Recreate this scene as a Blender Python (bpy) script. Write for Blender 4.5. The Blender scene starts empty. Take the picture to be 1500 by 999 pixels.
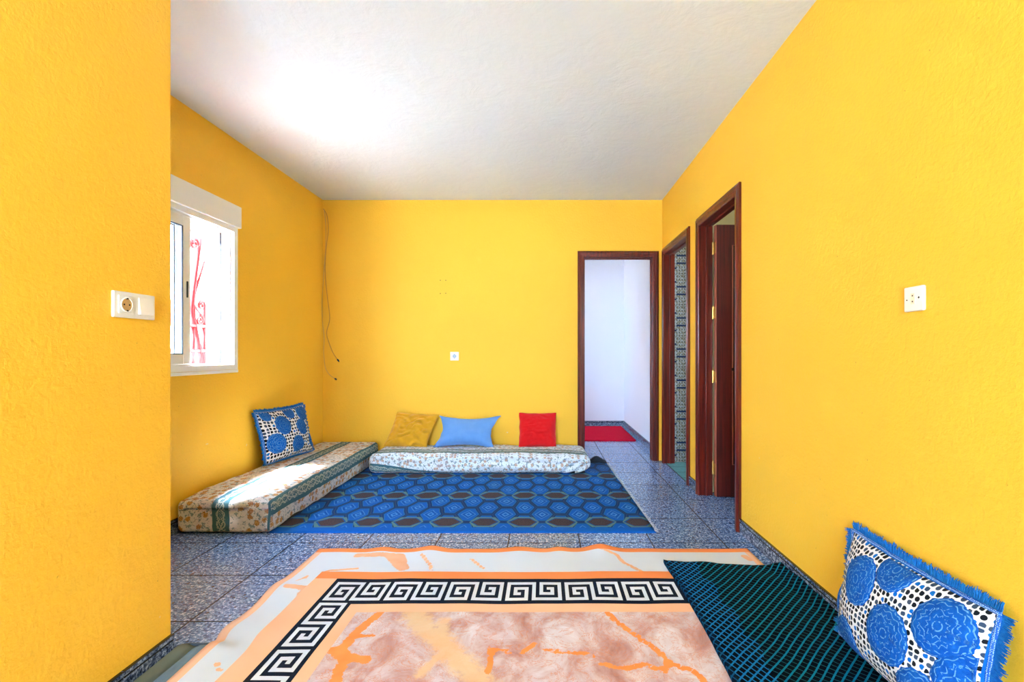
import bpy, bmesh, math, random
from math import sin, cos, pi, exp, sqrt
from mathutils import Vector, Matrix, noise as mnoise

S = bpy.context.scene
COL = S.collection

# ---------------------------------------------------------------- camera
H = 1.06                      # eye height
FPX = 716.0                   # focal length in pixels of the 1500 px frame
cam_d = bpy.data.cameras.new('camera')
cam_d.sensor_fit = 'HORIZONTAL'
cam_d.sensor_width = 36.0
cam_d.lens = FPX / 1500 * 36.0
cam_d.shift_x = -47 / 1500
cam_d.shift_y = 17.5 / 1500
cam_d.clip_start = 0.05
cam = bpy.data.objects.new('camera', cam_d)
cam.location = (0, 0, H)
cam.rotation_euler = (pi / 2, 0, 0)
COL.objects.link(cam)
S.camera = cam

# ---------------------------------------------------------------- world, sun, exposure
W = bpy.data.worlds.new('world')
S.world = W
W.use_nodes = True
bgn = W.node_tree.nodes['Background']
bgn.inputs['Color'].default_value = (0.57, 0.79, 1.0, 1)
bgn.inputs['Strength'].default_value = 14.5
sun_d = bpy.data.lights.new('sun', 'SUN')
sun_d.energy = 64
sun_d.angle = math.radians(9.0)
sun_d.color = (1.0, 0.98, 0.97)
sun = bpy.data.objects.new('sun', sun_d)
sun.rotation_euler = Vector((0.345, 0.24, -1.0)).to_track_quat('-Z', 'Y').to_euler()
COL.objects.link(sun)
S.view_settings.view_transform = 'Standard'
S.view_settings.look = 'None'
S.view_settings.gamma = 1
S.view_settings.use_curve_mapping = False
S.view_settings.exposure = 1.78


def portal(loc, direction, sx, sy):
    d = bpy.data.lights.new('portal', 'AREA')
    d.shape = 'RECTANGLE'
    d.size, d.size_y = sx, sy
    d.cycles.is_portal = True
    o = bpy.data.objects.new('daylight_portal', d)
    o.location = loc
    o.rotation_euler = Vector(direction).to_track_quat('-Z', 'Y').to_euler()
    COL.objects.link(o)


# ---------------------------------------------------------------- small helpers
def tag(o, label=None, cat=None, group=None, kind=None):
    if label: o['label'] = label
    if cat: o['category'] = cat
    if group: o['group'] = group
    if kind: o['kind'] = kind
    return o


def empty(name, loc=(0, 0, 0), mat=None):
    o = bpy.data.objects.new(name, None)
    o.empty_display_size = 0.05
    if mat is not None:
        o.matrix_world = mat
    else:
        o.location = loc
    COL.objects.link(o)
    return o


def link(name, me, parent=None, mats=(), smooth=False):
    for m in mats:
        me.materials.append(m)
    if smooth:
        me.polygons.foreach_set('use_smooth', [True] * len(me.polygons))
    o = bpy.data.objects.new(name, me)
    COL.objects.link(o)
    if parent is not None:
        o.parent = parent
    return o


class MB:
    """collects shapes into ONE mesh"""
    def __init__(self):
        self.v, self.f, self.m = [], [], []

    def add(self, vs, fs, m=0):
        b = len(self.v)
        self.v += [tuple(p) for p in vs]
        self.f += [tuple(i + b for i in f) for f in fs]
        self.m += [m] * len(fs)

    def box(self, lo, hi, m=0, bev=0.0):
        x0, y0, z0 = lo
        x1, y1, z1 = hi
        if bev <= 0:
            vs = [(x, y, z) for z in (z0, z1) for y in (y0, y1) for x in (x0, x1)]
            self.add(vs, [(0, 2, 3, 1), (4, 5, 7, 6), (0, 1, 5, 4), (2, 6, 7, 3), (0, 4, 6, 2), (1, 3, 7, 5)], m)
            return
        bm = bmesh.new()
        bmesh.ops.create_cube(bm, size=1)
        for v in bm.verts:
            v.co = (x0 + (v.co.x + .5) * (x1 - x0), y0 + (v.co.y + .5) * (y1 - y0), z0 + (v.co.z + .5) * (z1 - z0))
        bmesh.ops.bevel(bm, geom=bm.edges[:], offset=bev, segments=2, affect='EDGES', profile=0.5)
        bm.verts.index_update()
        self.add([v.co for v in bm.verts], [[v.index for v in f.verts] for f in bm.faces], m)
        bm.free()

    def tube(self, path, r, n=8, m=0, caps=True, flat=None):
        P = [Vector(p) for p in path]
        vs = []
        prev = None
        for i, p in enumerate(P):
            t = (P[min(i + 1, len(P) - 1)] - P[max(i - 1, 0)]).normalized()
            a = prev if prev is not None else (Vector((0, 0, 1)) if abs(t.z) < .9 else Vector((1, 0, 0)))
            a = (a - t * a.dot(t)).normalized()
            prev = a
            b = t.cross(a)
            rr = r[i] if isinstance(r, (list, tuple)) else r
            for k in range(n):
                an = 2 * pi * k / n
                vs.append(p + (a * cos(an) + b * sin(an)) * rr)
        fs = []
        for i in range(len(P) - 1):
            for k in range(n):
                k2 = (k + 1) % n
                fs.append((i * n + k, i * n + k2, (i + 1) * n + k2, (i + 1) * n + k))
        if caps:
            fs.append(tuple(range(n - 1, -1, -1)))
            fs.append(tuple((len(P) - 1) * n + k for k in range(n)))
        self.add(vs, fs, m)

    def disc(self, c, ax, r, depth, n=20, m=0):
        """short cylinder from c along ax"""
        ax = Vector(ax).normalized()
        self.tube([Vector(c), Vector(c) + ax * depth], r, n, m)

    def build(self, name, mats, parent=None, smooth=False):
        me = bpy.data.meshes.new(name)
        me.from_pydata(self.v, [], self.f)
        if not isinstance(mats, (list, tuple)): mats = [mats]
        o = link(name, me, parent, mats, smooth)
        if len(mats) > 1:
            me.polygons.foreach_set('material_index', self.m)
        me.update()
        return o


def lerp(a, b, t): return a + (b - a) * t
def ss(a, b, x):
    t = min(1, max(0, (x - a) / (b - a)))
    return t * t * (3 - 2 * t)
def fl(px, py, z=0.0):
    """point at height z measured from the photo"""
    Y = FPX * (H - z) / (py - 517)
    return ((px - 797) * Y / FPX, Y)


def srgb(r, g, b, a=1):
    f = lambda c: c / 12.92 if c <= .04045 else ((c + .055) / 1.055) ** 2.4
    return (f(r / 255), f(g / 255), f(b / 255), a)


# ---------------------------------------------------------------- node expressions
class X:
    """float socket with operators"""
    def __init__(s, nt, sock): s.nt, s.s = nt, sock
    def _op(s, op, b=None, c=None):
        n = s.nt.nodes.new('ShaderNodeMath')
        n.operation = op
        for i, q in enumerate((s, b, c)):
            if q is None: continue
            if isinstance(q, X): s.nt.links.new(q.s, n.inputs[i])
            else: n.inputs[i].default_value = q
        return X(s.nt, n.outputs[0])
    def __add__(s, b): return s._op('ADD', b)
    __radd__ = __add__
    def __sub__(s, b): return s._op('SUBTRACT', b)
    def __rsub__(s, b): return (s * -1.0) + b
    def __mul__(s, b): return s._op('MULTIPLY', b)
    __rmul__ = __mul__
    def __truediv__(s, b): return s._op('DIVIDE', b)
    def abs(s): return s._op('ABSOLUTE')
    def max(s, b): return s._op('MAXIMUM', b)
    def min(s, b): return s._op('MINIMUM', b)
    def lt(s, b): return s._op('LESS_THAN', b)
    def gt(s, b): return s._op('GREATER_THAN', b)
    def floor(s): return s._op('FLOOR')
    def mod(s, b): return s._op('FLOORED_MODULO', b)
    def fract(s): return s._op('FRACT')
    def sin(s): return s._op('SINE')
    def sqrt(s): return s._op('SQRT')
    def atan2(s, b): return s._op('ARCTAN2', b)
    def step(s, a, b):
        n = s.nt.nodes.new('ShaderNodeMapRange')
        n.interpolation_type = 'SMOOTHSTEP'
        s.nt.links.new(s.s, n.inputs[0])
        n.inputs[1].default_value, n.inputs[2].default_value = a, b
        return X(s.nt, n.outputs[0])


class Mat:
    def __init__(s, name, color=(.8, .8, .8, 1), rough=.6, metal=0.0, spec=.5):
        s.m = bpy.data.materials.new(name)
        s.m.use_nodes = True
        s.nt = s.m.node_tree
        s.b = s.nt.nodes['Principled BSDF']
        s.b.inputs['Base Color'].default_value = color
        s.b.inputs['Roughness'].default_value = rough
        s.b.inputs['Metallic'].default_value = metal
        s.b.inputs['Specular IOR Level'].default_value = spec
    def node(s, t): return s.nt.nodes.new(t)
    def lk(s, a, b): s.nt.links.new(a, b)
    def coord(s, kind='Object'):
        return s.node('ShaderNodeTexCoord').outputs[kind]
    def sep(s, vec):
        n = s.node('ShaderNodeSeparateXYZ'); s.lk(vec, n.inputs[0])
        return [X(s.nt, o) for o in n.outputs]
    def comb(s, x, y, z=None):
        n = s.node('ShaderNodeCombineXYZ')
        for i, q in enumerate((x, y, z)):
            if q is None: continue
            if isinstance(q, X): s.lk(q.s, n.inputs[i])
            else: n.inputs[i].default_value = q
        return n.outputs[0]
    def scale(s, vec, sc):
        n = s.node('ShaderNodeMapping'); s.lk(vec, n.inputs[0])
        n.inputs['Scale'].default_value = sc
        return n.outputs[0]
    def noise(s, vec, sc, det=3, rough=.5, dist=0):
        n = s.node('ShaderNodeTexNoise'); s.lk(vec, n.inputs['Vector'])
        n.inputs['Scale'].default_value = sc; n.inputs['Detail'].default_value = det
        n.inputs['Roughness'].default_value = rough; n.inputs['Distortion'].default_value = dist
        return X(s.nt, n.outputs['Fac'])
    def voro(s, vec, sc, rand=1.0, feature='F1', two=False):
        n = s.node('ShaderNodeTexVoronoi'); s.lk(vec, n.inputs['Vector'])
        n.feature = feature
        if two: n.voronoi_dimensions = '2D'
        n.inputs['Scale'].default_value = sc; n.inputs['Randomness'].default_value = rand
        if feature == 'DISTANCE_TO_EDGE': return X(s.nt, n.outputs['Distance']), None
        col = s.node('ShaderNodeSeparateColor'); s.lk(n.outputs['Color'], col.inputs[0])
        return X(s.nt, n.outputs['Distance']), X(s.nt, col.outputs[0])
    def rgb(s, c):
        n = s.node('ShaderNodeRGB'); n.outputs[0].default_value = c
        return n.outputs[0]
    def mix(s, f, a, b):
        n = s.node('ShaderNodeMix'); n.data_type = 'RGBA'
        if isinstance(f, X): s.lk(f.s, n.inputs[0])
        else: n.inputs[0].default_value = f
        for q, i in ((a, 6), (b, 7)):
            if isinstance(q, tuple): n.inputs[i].default_value = q
            else: s.lk(q, n.inputs[i])
        return n.outputs[2]
    def ramp(s, f, stops):
        n = s.node('ShaderNodeValToRGB'); s.lk(f.s, n.inputs[0])
        e = n.color_ramp.elements
        while len(e) < len(stops): e.new(.5)
        for i, (p, c) in enumerate(stops):
            e[i].position = p; e[i].color = c
        return n.outputs[0]
    def color(s, sock): s.lk(sock, s.b.inputs['Base Color']); return s
    def rough(s, x): s.lk(x.s, s.b.inputs['Roughness']); return s
    def bump(s, x, strength=.3, dist=.002):
        n = s.node('ShaderNodeBump'); s.lk(x.s, n.inputs['Height'])
        n.inputs['Strength'].default_value = strength; n.inputs['Distance'].default_value = dist
        s.lk(n.outputs[0], s.b.inputs['Normal']); return s


# ---------------------------------------------------------------- materials
def wall_paint(name, base, chips=False):
    M = Mat(name, rough=.62, spec=.3)
    P = M.coord()
    n1 = M.noise(P, 1.3, 3)
    c = M.mix(n1, tuple(v * .93 for v in base[:3]) + (1,), tuple(min(1, v * 1.05) for v in base[:3]) + (1,))
    x, y, z = M.sep(P)
    n2 = M.noise(P, 16, 4, .6)
    n3 = M.noise(P, 2.2, 2)
    if chips:
        spots = (n2 - .70).step(0, .012) * n3.gt(.56) * z.lt(.6)
        c = M.mix(spots * .55, c, srgb(232, 226, 205))
        holes = M.noise(P, 60, 2).gt(.775)
        c = M.mix(holes * .5, c, srgb(150, 110, 40))
    M.color(c)
    M.bump(M.noise(P, 60, 5, .65) + M.noise(P, 8, 4) * 1.2, .6, .006)
    return M.m

YEL = wall_paint('yellow_wall_paint', (.95, .548, .045), True)
M_ = Mat('white_ceiling_paint', srgb(234, 238, 243), .8, spec=.2)
P = M_.coord()
M_.color(M_.mix(M_.noise(P, 1.1, 4, .6), srgb(220, 230, 243), srgb(232, 240, 250)))
M_.bump(M_.noise(P, 5, 7, .62, .8) * 2.2 + M_.noise(P, 34, 4) * .5, .35, .009)
CEIL = M_.m
M_ = Mat('white_room_paint', srgb(224, 226, 242), .7, spec=.2)
M_.bump(M_.noise(M_.coord(), 30, 4), .2, .003)
LAV = M_.m
BEIGE = Mat('beige_room_paint', srgb(190, 172, 120), .7).m
GROUT = Mat('dark_grout', srgb(24, 28, 40), .9).m

M_ = Mat('granite_tile', rough=.17, spec=.6)
P = M_.node('ShaderNodeNewGeometry').outputs['Position']
a = M_.noise(P, 95, 3, .65); b = M_.noise(P, 38, 3, .6)
mixv = a * .72 + b * .28
c = M_.ramp(mixv, [(.35, srgb(14, 28, 62)), (.44, srgb(58, 86, 134)), (.53, srgb(106, 142, 194)), (.63, srgb(208, 224, 252))])
v, vc = M_.voro(P, 70)
c = M_.mix(vc.gt(.84) * v.lt(.5) * .7, c, srgb(18, 30, 84))
M_.color(c)
M_.bump(M_.noise(P, 9, 2), .04, .003)
GRAN = M_.m
M_ = Mat('granite_skirting', rough=.22, spec=.5)
P = M_.node('ShaderNodeNewGeometry').outputs['Position']
mixv = M_.noise(P, 120, 3, .65) * .7 + M_.noise(P, 50, 3) * .3
M_.color(M_.ramp(mixv, [(.38, srgb(25, 30, 45)), (.5, srgb(82, 96, 124)), (.62, srgb(170, 182, 205))]))
SKIRT = M_.m
BLACKGLAZE = Mat('black_glazed_edge', srgb(16, 18, 24), .2).m
M_ = Mat('teal_floor_tile', rough=.25)
P = M_.node('ShaderNodeNewGeometry').outputs['Position']
M_.color(M_.mix(M_.noise(P, 60, 3), srgb(60, 120, 128), srgb(112, 168, 172)))
TEALTILE = M_.m

def wood(name, dark, light, rough=.28):
    M = Mat(name, rough=rough, spec=.5)
    P = M.node('ShaderNodeNewGeometry').outputs['Position']
    g = M.noise(M.scale(P, (60, 60, 2.2)), 1.0, 4, .6, .6)
    M.color(M.mix(g.step(.3, .7), dark, light))
    M.bump(g, .05, .001)
    return M.m
WOOD = wood('red_brown_varnished_wood', srgb(64, 8, 4), srgb(116, 30, 12))
WOODLEAF = wood('deep_red_door_veneer', srgb(62, 12, 8), srgb(96, 24, 14), .35)
WOODEDGE = wood('pale_door_edge', srgb(150, 66, 44), srgb(192, 106, 80), .4)
DARKPANEL = Mat('dark_door_panel', srgb(26, 8, 6), .3).m
BRASS = Mat('brass_hinge', srgb(206, 170, 96), .3, 1.0).m
STEEL = Mat('dark_steel', srgb(70, 66, 62), .35, 1.0).m
ALU = Mat('white_aluminium', srgb(236, 240, 246), .3).m
PLASTIC = Mat('white_plastic', srgb(240, 237, 230), .35).m
OLDPLASTIC = Mat('ivory_plastic', srgb(240, 226, 202), .4).m
TANWELL = Mat('tan_socket_well', srgb(206, 168, 112), .45).m
BLUEWELL = Mat('blue_grey_socket_well', srgb(178, 192, 216), .45).m
HOLE = Mat('dark_pin_hole', srgb(28, 20, 16), .7).m
GASKET = Mat('dark_rubber_gasket', srgb(50, 62, 76), .6).m
REDIRON = Mat('red_painted_iron', srgb(190, 30, 34), .45).m
M_ = Mat('clear_window_glass')
nt = M_.nt
tr = M_.node('ShaderNodeBsdfTransparent'); tr.inputs[0].default_value = (.93, .97, 1, 1)
gl = M_.node('ShaderNodeBsdfGlossy'); gl.inputs['Roughness'].default_value = .02
fr = M_.node('ShaderNodeValue'); fr.outputs[0].default_value = .05
mx = M_.node('ShaderNodeMixShader')
M_.lk(fr.outputs[0], mx.inputs[0]); M_.lk(tr.outputs[0], mx.inputs[1]); M_.lk(gl.outputs[0], mx.inputs[2])
M_.lk(mx.outputs[0], nt.nodes['Material Output'].inputs[0])
GLASS = M_.m
EXTWHITE = Mat('white_render_outside', srgb(236, 232, 226), .85).m
EXTPINK = Mat('terracotta_outside', srgb(206, 140, 120), .85).m
STREET = Mat('pale_concrete_outside', srgb(180, 178, 172), .9).m

# patterned wall tile of the bathroom (UV 0..1 per tile)
M_ = Mat('patterned_bathroom_tile', rough=.25)
U = M_.coord('UV'); u, v, _ = M_.sep(U)
mu = (u - .5).abs(); mv = (v - .5).abs()
line = ((mu * 3.0).floor() * .16 + .12 - mv).abs().lt(.028)
ch = ((u * 8).fract() - .5).abs().lt(.2) * ((v * 10).fract() - .5).abs().lt(.22)
n = M_.noise(M_.scale(U, (11, 15, 1)), 1, 2)
c = M_.mix(n.step(.42, .6), srgb(158, 164, 172), srgb(128, 120, 102))
c = M_.mix(ch, c, srgb(78, 80, 82))
c = M_.mix(line, c, srgb(38, 50, 84))
M_.color(c)
BATHTILE = M_.m


# ---------------------------------------------------------------- structure
XL, XR, YB, ZC = -2.18, 1.164, 4.816, 2.567
XN, YN = -1.30, 1.704           # face and corner of the near-left wall
YR = -2.6                       # wall behind the camera
XO = 2.9                        # outer side of the side rooms
XF, YF = 1.155, 7.05            # far room: right wall and end wall

def struct(name, mb, mats, parent=None, smooth=False):
    return tag(mb.build(name, mats, parent, smooth), kind='structure')

# floor slab with individually built tiles
mb = MB()
mb.box((-2.45, YR - .3, -.12), (XO + .3, YF + .3, -.0022))
floor = struct('floor', mb, GROUT)
TS, GAP = .40, .0028
tile_cache = {}
def tile_mesh(w, d, mat, tag_):
    k = (round(w, 3), round(d, 3), tag_)
    if k not in tile_cache:
        m = MB()
        b = .0008
        vs = [(-w / 2, -d / 2, -.0022), (w / 2, -d / 2, -.0022), (w / 2, d / 2, -.0022), (-w / 2, d / 2, -.0022),
              (-w / 2, -d / 2, -b), (w / 2, -d / 2, -b), (w / 2, d / 2, -b), (-w / 2, d / 2, -b),
              (-w / 2 + b, -d / 2 + b, 0), (w / 2 - b, -d / 2 + b, 0), (w / 2 - b, d / 2 - b, 0), (-w / 2 + b, d / 2 - b, 0)]
        fs = [(0, 1, 5, 4), (1, 2, 6, 5), (2, 3, 7, 6), (3, 0, 4, 7), (4, 5, 9, 8), (5, 6, 10, 9), (6, 7, 11, 10), (7, 4, 8, 11), (8, 9, 10, 11)]
        m.add(vs, fs)
        me = bpy.data.meshes.new('tile')
        me.from_pydata(m.v, [], m.f)
        me.materials.append(mat); me.materials.append(GROUT)
        me.polygons.foreach_set('material_index', [1] * 8 + [0])
        tile_cache[k] = me
    return tile_cache[k]

def lay_tiles(x0, x1, y0, y1, ts, mat, tag_, ox=1.0, oy=4.329):
    i0 = math.floor((x0 - ox) / ts); i1 = math.ceil((x1 - ox) / ts)
    j0 = math.floor((y0 - oy) / ts); j1 = math.ceil((y1 - oy) / ts)
    for i in range(i0, i1):
        for j in range(j0, j1):
            a0, a1 = max(x0, ox + i * ts + GAP), min(x1, ox + (i + 1) * ts - GAP)
            b0, b1 = max(y0, oy + j * ts + GAP), min(y1, oy + (j + 1) * ts - GAP)
            if a1 - a0 < .01 or b1 - b0 < .01: continue
            o = bpy.data.objects.new('tile', tile_mesh(a1 - a0, b1 - b0, mat, tag_))
            o.location = ((a0 + a1) / 2, (b0 + b1) / 2, 0)
            o.parent = floor
            COL.objects.link(o)
lay_tiles(XL, XR, YN, YB, TS, GRAN, 'g')
lay_tiles(XN, XR, -.9, YN, TS, GRAN, 'g')
lay_tiles(-1.2, XF, YB + .1, YF, TS, GRAN, 'g')
lay_tiles(.39, 1.065, YB, YB + .1, TS, GRAN, 'g')
lay_tiles(XR, 2.5, 2.95, 3.70, TS, GRAN, 'g')
lay_tiles(XR + .006, 2.0, 3.96, 4.75, .2, TEALTILE, 't', 1.17, 4.75)

mb = MB()
mb.box((-2.45, YR - .3, ZC), (XO + .3, YF + .3, ZC + .15))
ceiling = struct('ceiling', mb, CEIL)

# left wall with the window opening
WY0, WY1, WZ0, WZ1 = 2.56, 3.47, .945, 2.085
XLO = -2.42
mb = MB()
mb.box((XLO, YN, 0), (XL, WY0, ZC)); mb.box((XLO, WY1, 0), (XL, YB + .1, ZC))
mb.box((XLO, WY0, 0), (XL, WY1, WZ0)); mb.box((XLO, WY0, WZ1), (XL, WY1, ZC))
mb.m = [0] * len(mb.f)
wl = struct('wall_left', mb, [YEL])

# near-left wall block (its return closes the room behind the corner)
mb = MB()
mb.box((XLO, YR, 0), (XN, YN, ZC), bev=0.004)
struct('wall_near', mb, YEL)

# right wall with two door openings; Y ranges are the clear openings
D2 = (2.948, 3.638); D3 = (3.958, 4.690); DZ = 2.005
XRO = XR + .086
mb = MB()
l = .02
for y0, y1 in ((YR, D2[0] - l), (D2[1] + l, D3[0] - l), (D3[1] + l, YB + .1)):
    mb.box((XR, y0, 0), (XRO, y1, ZC))
for d in (D2, D3):
    mb.box((XR, d[0] - l, DZ + l), (XRO, d[1] + l, ZC))
struct('wall_right', mb, YEL)

# back wall with its doorway
D1 = (.392, 1.066); DZ1 = 2.0
mb = MB()
mb.box((XLO, YB, 0), (D1[0] - l, YB + .09, ZC)); mb.box((D1[1] + l, YB, 0), (XRO, YB + .09, ZC))
mb.box((D1[0] - l, YB, DZ1 + l), (D1[1] + l, YB + .09, ZC))
wbk = struct('wall_back', mb, YEL)
for px, py in ((645, 410.5), (653, 410.5), (645, 430), (653, 429.5)):
    mb = MB(); mb.disc(((px - 797) * YB / FPX, YB + .0005, H + (517 - py) * YB / FPX), (0, -1, 0), .0045, .0012, 10)
    mb.build('nail_hole', HOLE, wbk)

# far room (white), window in its left wall
mb = MB()
mb.box((-1.6, YF, 0), (XO, YF + .12, ZC))
struct('wall_far_end', mb, LAV)
mb = MB()
mb.box((XF, YB + .09, 0), (XF + .12, YF, ZC))
struct('wall_far_right', mb, LAV)
mb = MB()
FW = (5.7, 6.3, 1.0, 1.7)
mb.box((-1.34, YB + .09, 0), (-1.2, FW[0], ZC)); mb.box((-1.34, FW[1], 0), (-1.2, YF, ZC))
mb.box((-1.34, FW[0], 0), (-1.2, FW[1], FW[2])); mb.box((-1.34, FW[0], FW[3]), (-1.2, FW[1], ZC))
struct('wall_far_left', mb, LAV)
portal((-1.36, (FW[0] + FW[1]) / 2, (FW[2] + FW[3]) / 2), (1, 0, 0), FW[3] - FW[2], FW[1] - FW[0])

# side rooms behind the right wall
mb = MB()
mb.box((XRO, 3.72, 0), (XO, 3.80, ZC)); struct('wall_partition', mb, BEIGE)
mb = MB()
BW = (4.0, 4.45, 1.3, 1.85); SW = (2.45, 2.95, 2.12, 2.42)  # unseen bathroom and side-room openings, added to let daylight in
for lo, hi in (((XO, 2.2, 0), (XO + .1, SW[0], ZC)), ((XO, SW[1], 0), (XO + .1, BW[0], ZC)), ((XO, SW[0], 0), (XO + .1, SW[1], SW[2])), ((XO, SW[0], SW[3]), (XO + .1, SW[1], ZC)), ((XO, BW[1], 0), (XO + .1, YB + .1, ZC)),
               ((XO, BW[0], 0), (XO + .1, BW[1], BW[2])), ((XO, BW[0], BW[3]), (XO + .1, BW[1], ZC))):
    mb.box(lo, hi)
struct('wall_outer', mb, BEIGE)
portal((XO + .12, 4.225, 1.575), (-1, 0, 0), .55, .45)
portal((XO + .12, 2.70, 2.27), (-1, 0, 0), .30, .50)
mb = MB()
mb.box((XRO, 2.2, 0), (XO, 2.3, ZC)); struct('wall_side_room', mb, BEIGE)
mb = MB()
mb.box((XRO, 4.762, 0), (XO, YB + .09, ZC))
wb = struct('wall_bathroom', mb, GROUT)
tw, th = .2, .303
m = MB(); m.box((0.001, 0, 0.001), (tw - .001, .008, th - .001))
tme = bpy.data.meshes.new('tile'); tme.from_pydata(m.v, [], m.f); tme.materials.append(BATHTILE)
uv = tme.uv_layers.new(name='UVMap')
for lp in tme.loops:
    co = tme.vertices[lp.vertex_index].co
    uv.data[lp.index].uv = (co.x / tw, co.z / th)
for i in range(6):
    for j in range(8):
        o = bpy.data.objects.new('tile', tme)
        o.location = (XRO + .004 + i * tw, 4.754, .0 + j * th)
        o.parent = wb
        COL.objects.link(o)

# wall behind the camera with a wide balcony opening
RW = (-1.26, .20, 0.02, 2.25)
mb = MB()
mb.box((XN - .1, YR - .15, 0), (RW[0], YR, ZC)); mb.box((RW[1], YR - .15, 0), (XRO, YR, ZC))
mb.box((RW[0], YR - .15, RW[3]), (RW[1], YR, ZC))
struct('wall_rear', mb, YEL)
portal(((RW[0] + RW[1]) / 2, YR - .17, 1.08), (0, 1, 0), RW[1] - RW[0], RW[3] - RW[2])
w2 = tag(empty('window_2', (0, YR - .07, 0)), 'wide balcony glazing in the rear wall', kind='structure')
mb = MB()
for x in (RW[0], -.56, RW[1] - .06): mb.box((x, -.03, .02), (x + .06, .03, RW[3]))
mb.box((RW[0] + .06, -.03, .02), (RW[1] - .06, .03, .09)); mb.box((RW[0] + .06, -.03, RW[3] - .06), (RW[1] - .06, .03, RW[3]))
mb.build('window_frame', ALU, w2)
for x0, x1 in ((RW[0] + .06, -.56), (-.50, RW[1] - .06)):
    mb = MB(); mb.box((x0, -.004, .09), (x1, .004, RW[3] - .06)); mb.build('pane', GLASS, w2)

# ---------------------------------------------------------------- skirting, piece by piece
def skirting(name, p0, p1, nrm, h=.082, piece=.40, phase=0.0, label=None):
    p0, p1, nrm = Vector(p0 + (0,)), Vector(p1 + (0,)), Vector(nrm + (0,))
    root = tag(empty(name, p0), kind='structure')
    L = (p1 - p0).length
    d = (p1 - p0) / L
    prof = [(0.0005, .001), (.011, .001), (.011, h - .022), (.0085, h - .020), (.0085, h - .017), (.012, h - .015), (.012, h - .002), (.010, h), (.0005, h)]
    mid = [0, 0, 1, 1, 1, 0, 1, 1, 0]
    cuts = [0.0]
    t = phase if phase > .01 else piece
    while t < L - .01:
        cuts.append(t); t += piece
    cuts.append(L)
    for a, b in zip(cuts[:-1], cuts[1:]):
        mb = MB()
        g = .0008
        vs = [d * s + nrm * w + Vector((0, 0, z)) for s in (a + g, b - g) for w, z in prof]
        n = len(prof)
        for k in range(n):
            k2 = (k + 1) % n
            mb.add([vs[k], vs[k2], vs[n + k2], vs[n + k]], [(0, 1, 2, 3)], mid[k])
        mb.add(vs[:n], [tuple(range(n - 1, -1, -1))], 0)
        mb.add(vs[n:], [tuple(range(n))], 0)
        mb.build('skirting_tile', [SKIRT, BLACKGLAZE], root)
    return root
skirting('baseboard_right', (XR, -.9), (XR, D2[0] - .066), (-1, 0))
skirting('baseboard_between_doors', (XR, D2[1] + .066), (XR, D3[0] - .066), (-1, 0))
skirting('baseboard_near', (XN, -.9), (XN, YN), (1, 0))
skirting('baseboard_left', (XL, YN), (XL, YB), (1, 0))
skirting('baseboard_back', (XL + .012, YB), (D1[0] - .066, YB), (0, -1))
skirting('baseboard_far_end', (-1.19, YF), (XF - .012, YF), (0, -1))
skirting('baseboard_far_right', (XF, YB + .11), (XF, YF), (-1, 0))

# ---------------------------------------------------------------- door frames
CAS = [(0, 0), (0, .012), (.006, .017), (.024, .018), (.028, .023), (.046, .024), (.054, .017), (.065, .014), (.065, 0)]
def casing_piece(root, f, kind, a0, a1, z1, width=.065):
    k = width / .065
    pr = [(w * k, n) for w, n in CAS]
    vs = []
    for end in (0, 1):
        for w, n in pr:
            if kind == 'left': p = (a0 - w, 0.0 if end == 0 else z1 + w, n)
            elif kind == 'right': p = (a1 + w, 0.0 if end == 0 else z1 + w, n)
            else: p = ((a0 - w) if end == 0 else (a1 + w), z1 + w, n)
            vs.append(f(*p))
    n = len(pr)
    mb = MB()
    mb.add(vs, [(i, (i + 1) % n, n + (i + 1) % n, n + i) for i in range(n)] + [tuple(range(n)), tuple(range(n, 2 * n))])
    return mb.build('casing', WOOD, root)

def door_frame(name, label, f, a0, a1, z1, depth, width=.065):
    """f maps (along wall, height, out of wall) to the world"""
    root = tag(empty(name, f((a0 + a1) / 2, 0, 0)), label, kind='structure')
    off = Vector(root.location)
    g = lambda a, z, n: Vector(f(a, z, n)) - off
    for k in ('left', 'right', 'head'): casing_piece(root, g, k, a0, a1, z1, width)
    def bx(nm, lo, hi, mat=WOOD):
        mb = MB()
        c = [g(*lo), g(*hi)]
        mb.box([min(c[0][i], c[1][i]) for i in range(3)], [max(c[0][i], c[1][i]) for i in range(3)])
        return mb.build(nm, mat, root)
    e = .0195
    bx('jamb', (a0 - e, 0.001, -depth - .004), (a0, z1 + e, .0))
    bx('jamb', (a1, 0.001, -depth - .004), (a1 + e, z1 + e, .0))
    bx('jamb', (a0, z1, -depth - .004), (a1, z1 + e, .0))
    for a in (a0, a1 - .012):
        bx('door_stop', (a, 0.001, -.055), (a + .012, z1 - .012, -.040))
    bx('door_stop', (a0, z1 - .012, -.055), (a1, z1, -.040))
    return root, off

fr_ = lambda a, z, n: (XR - n, a, z)
fb_ = lambda a, z, n: (a, YB - n, z)
door_frame('door_1', 'dark red-brown door frame of the doorway in the back wall', fb_, D1[0], D1[1], DZ1, .09, .062)
r2, off2 = door_frame('door_2', 'red-brown door frame nearest on the right wall, leaf open inwards', fr_, D2[0], D2[1], DZ, .086)
r3, off3 = door_frame('door_3', 'red-brown door frame beside the far right corner, onto a tiled bathroom', fr_, D3[0], D3[1], DZ, .086)

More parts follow.
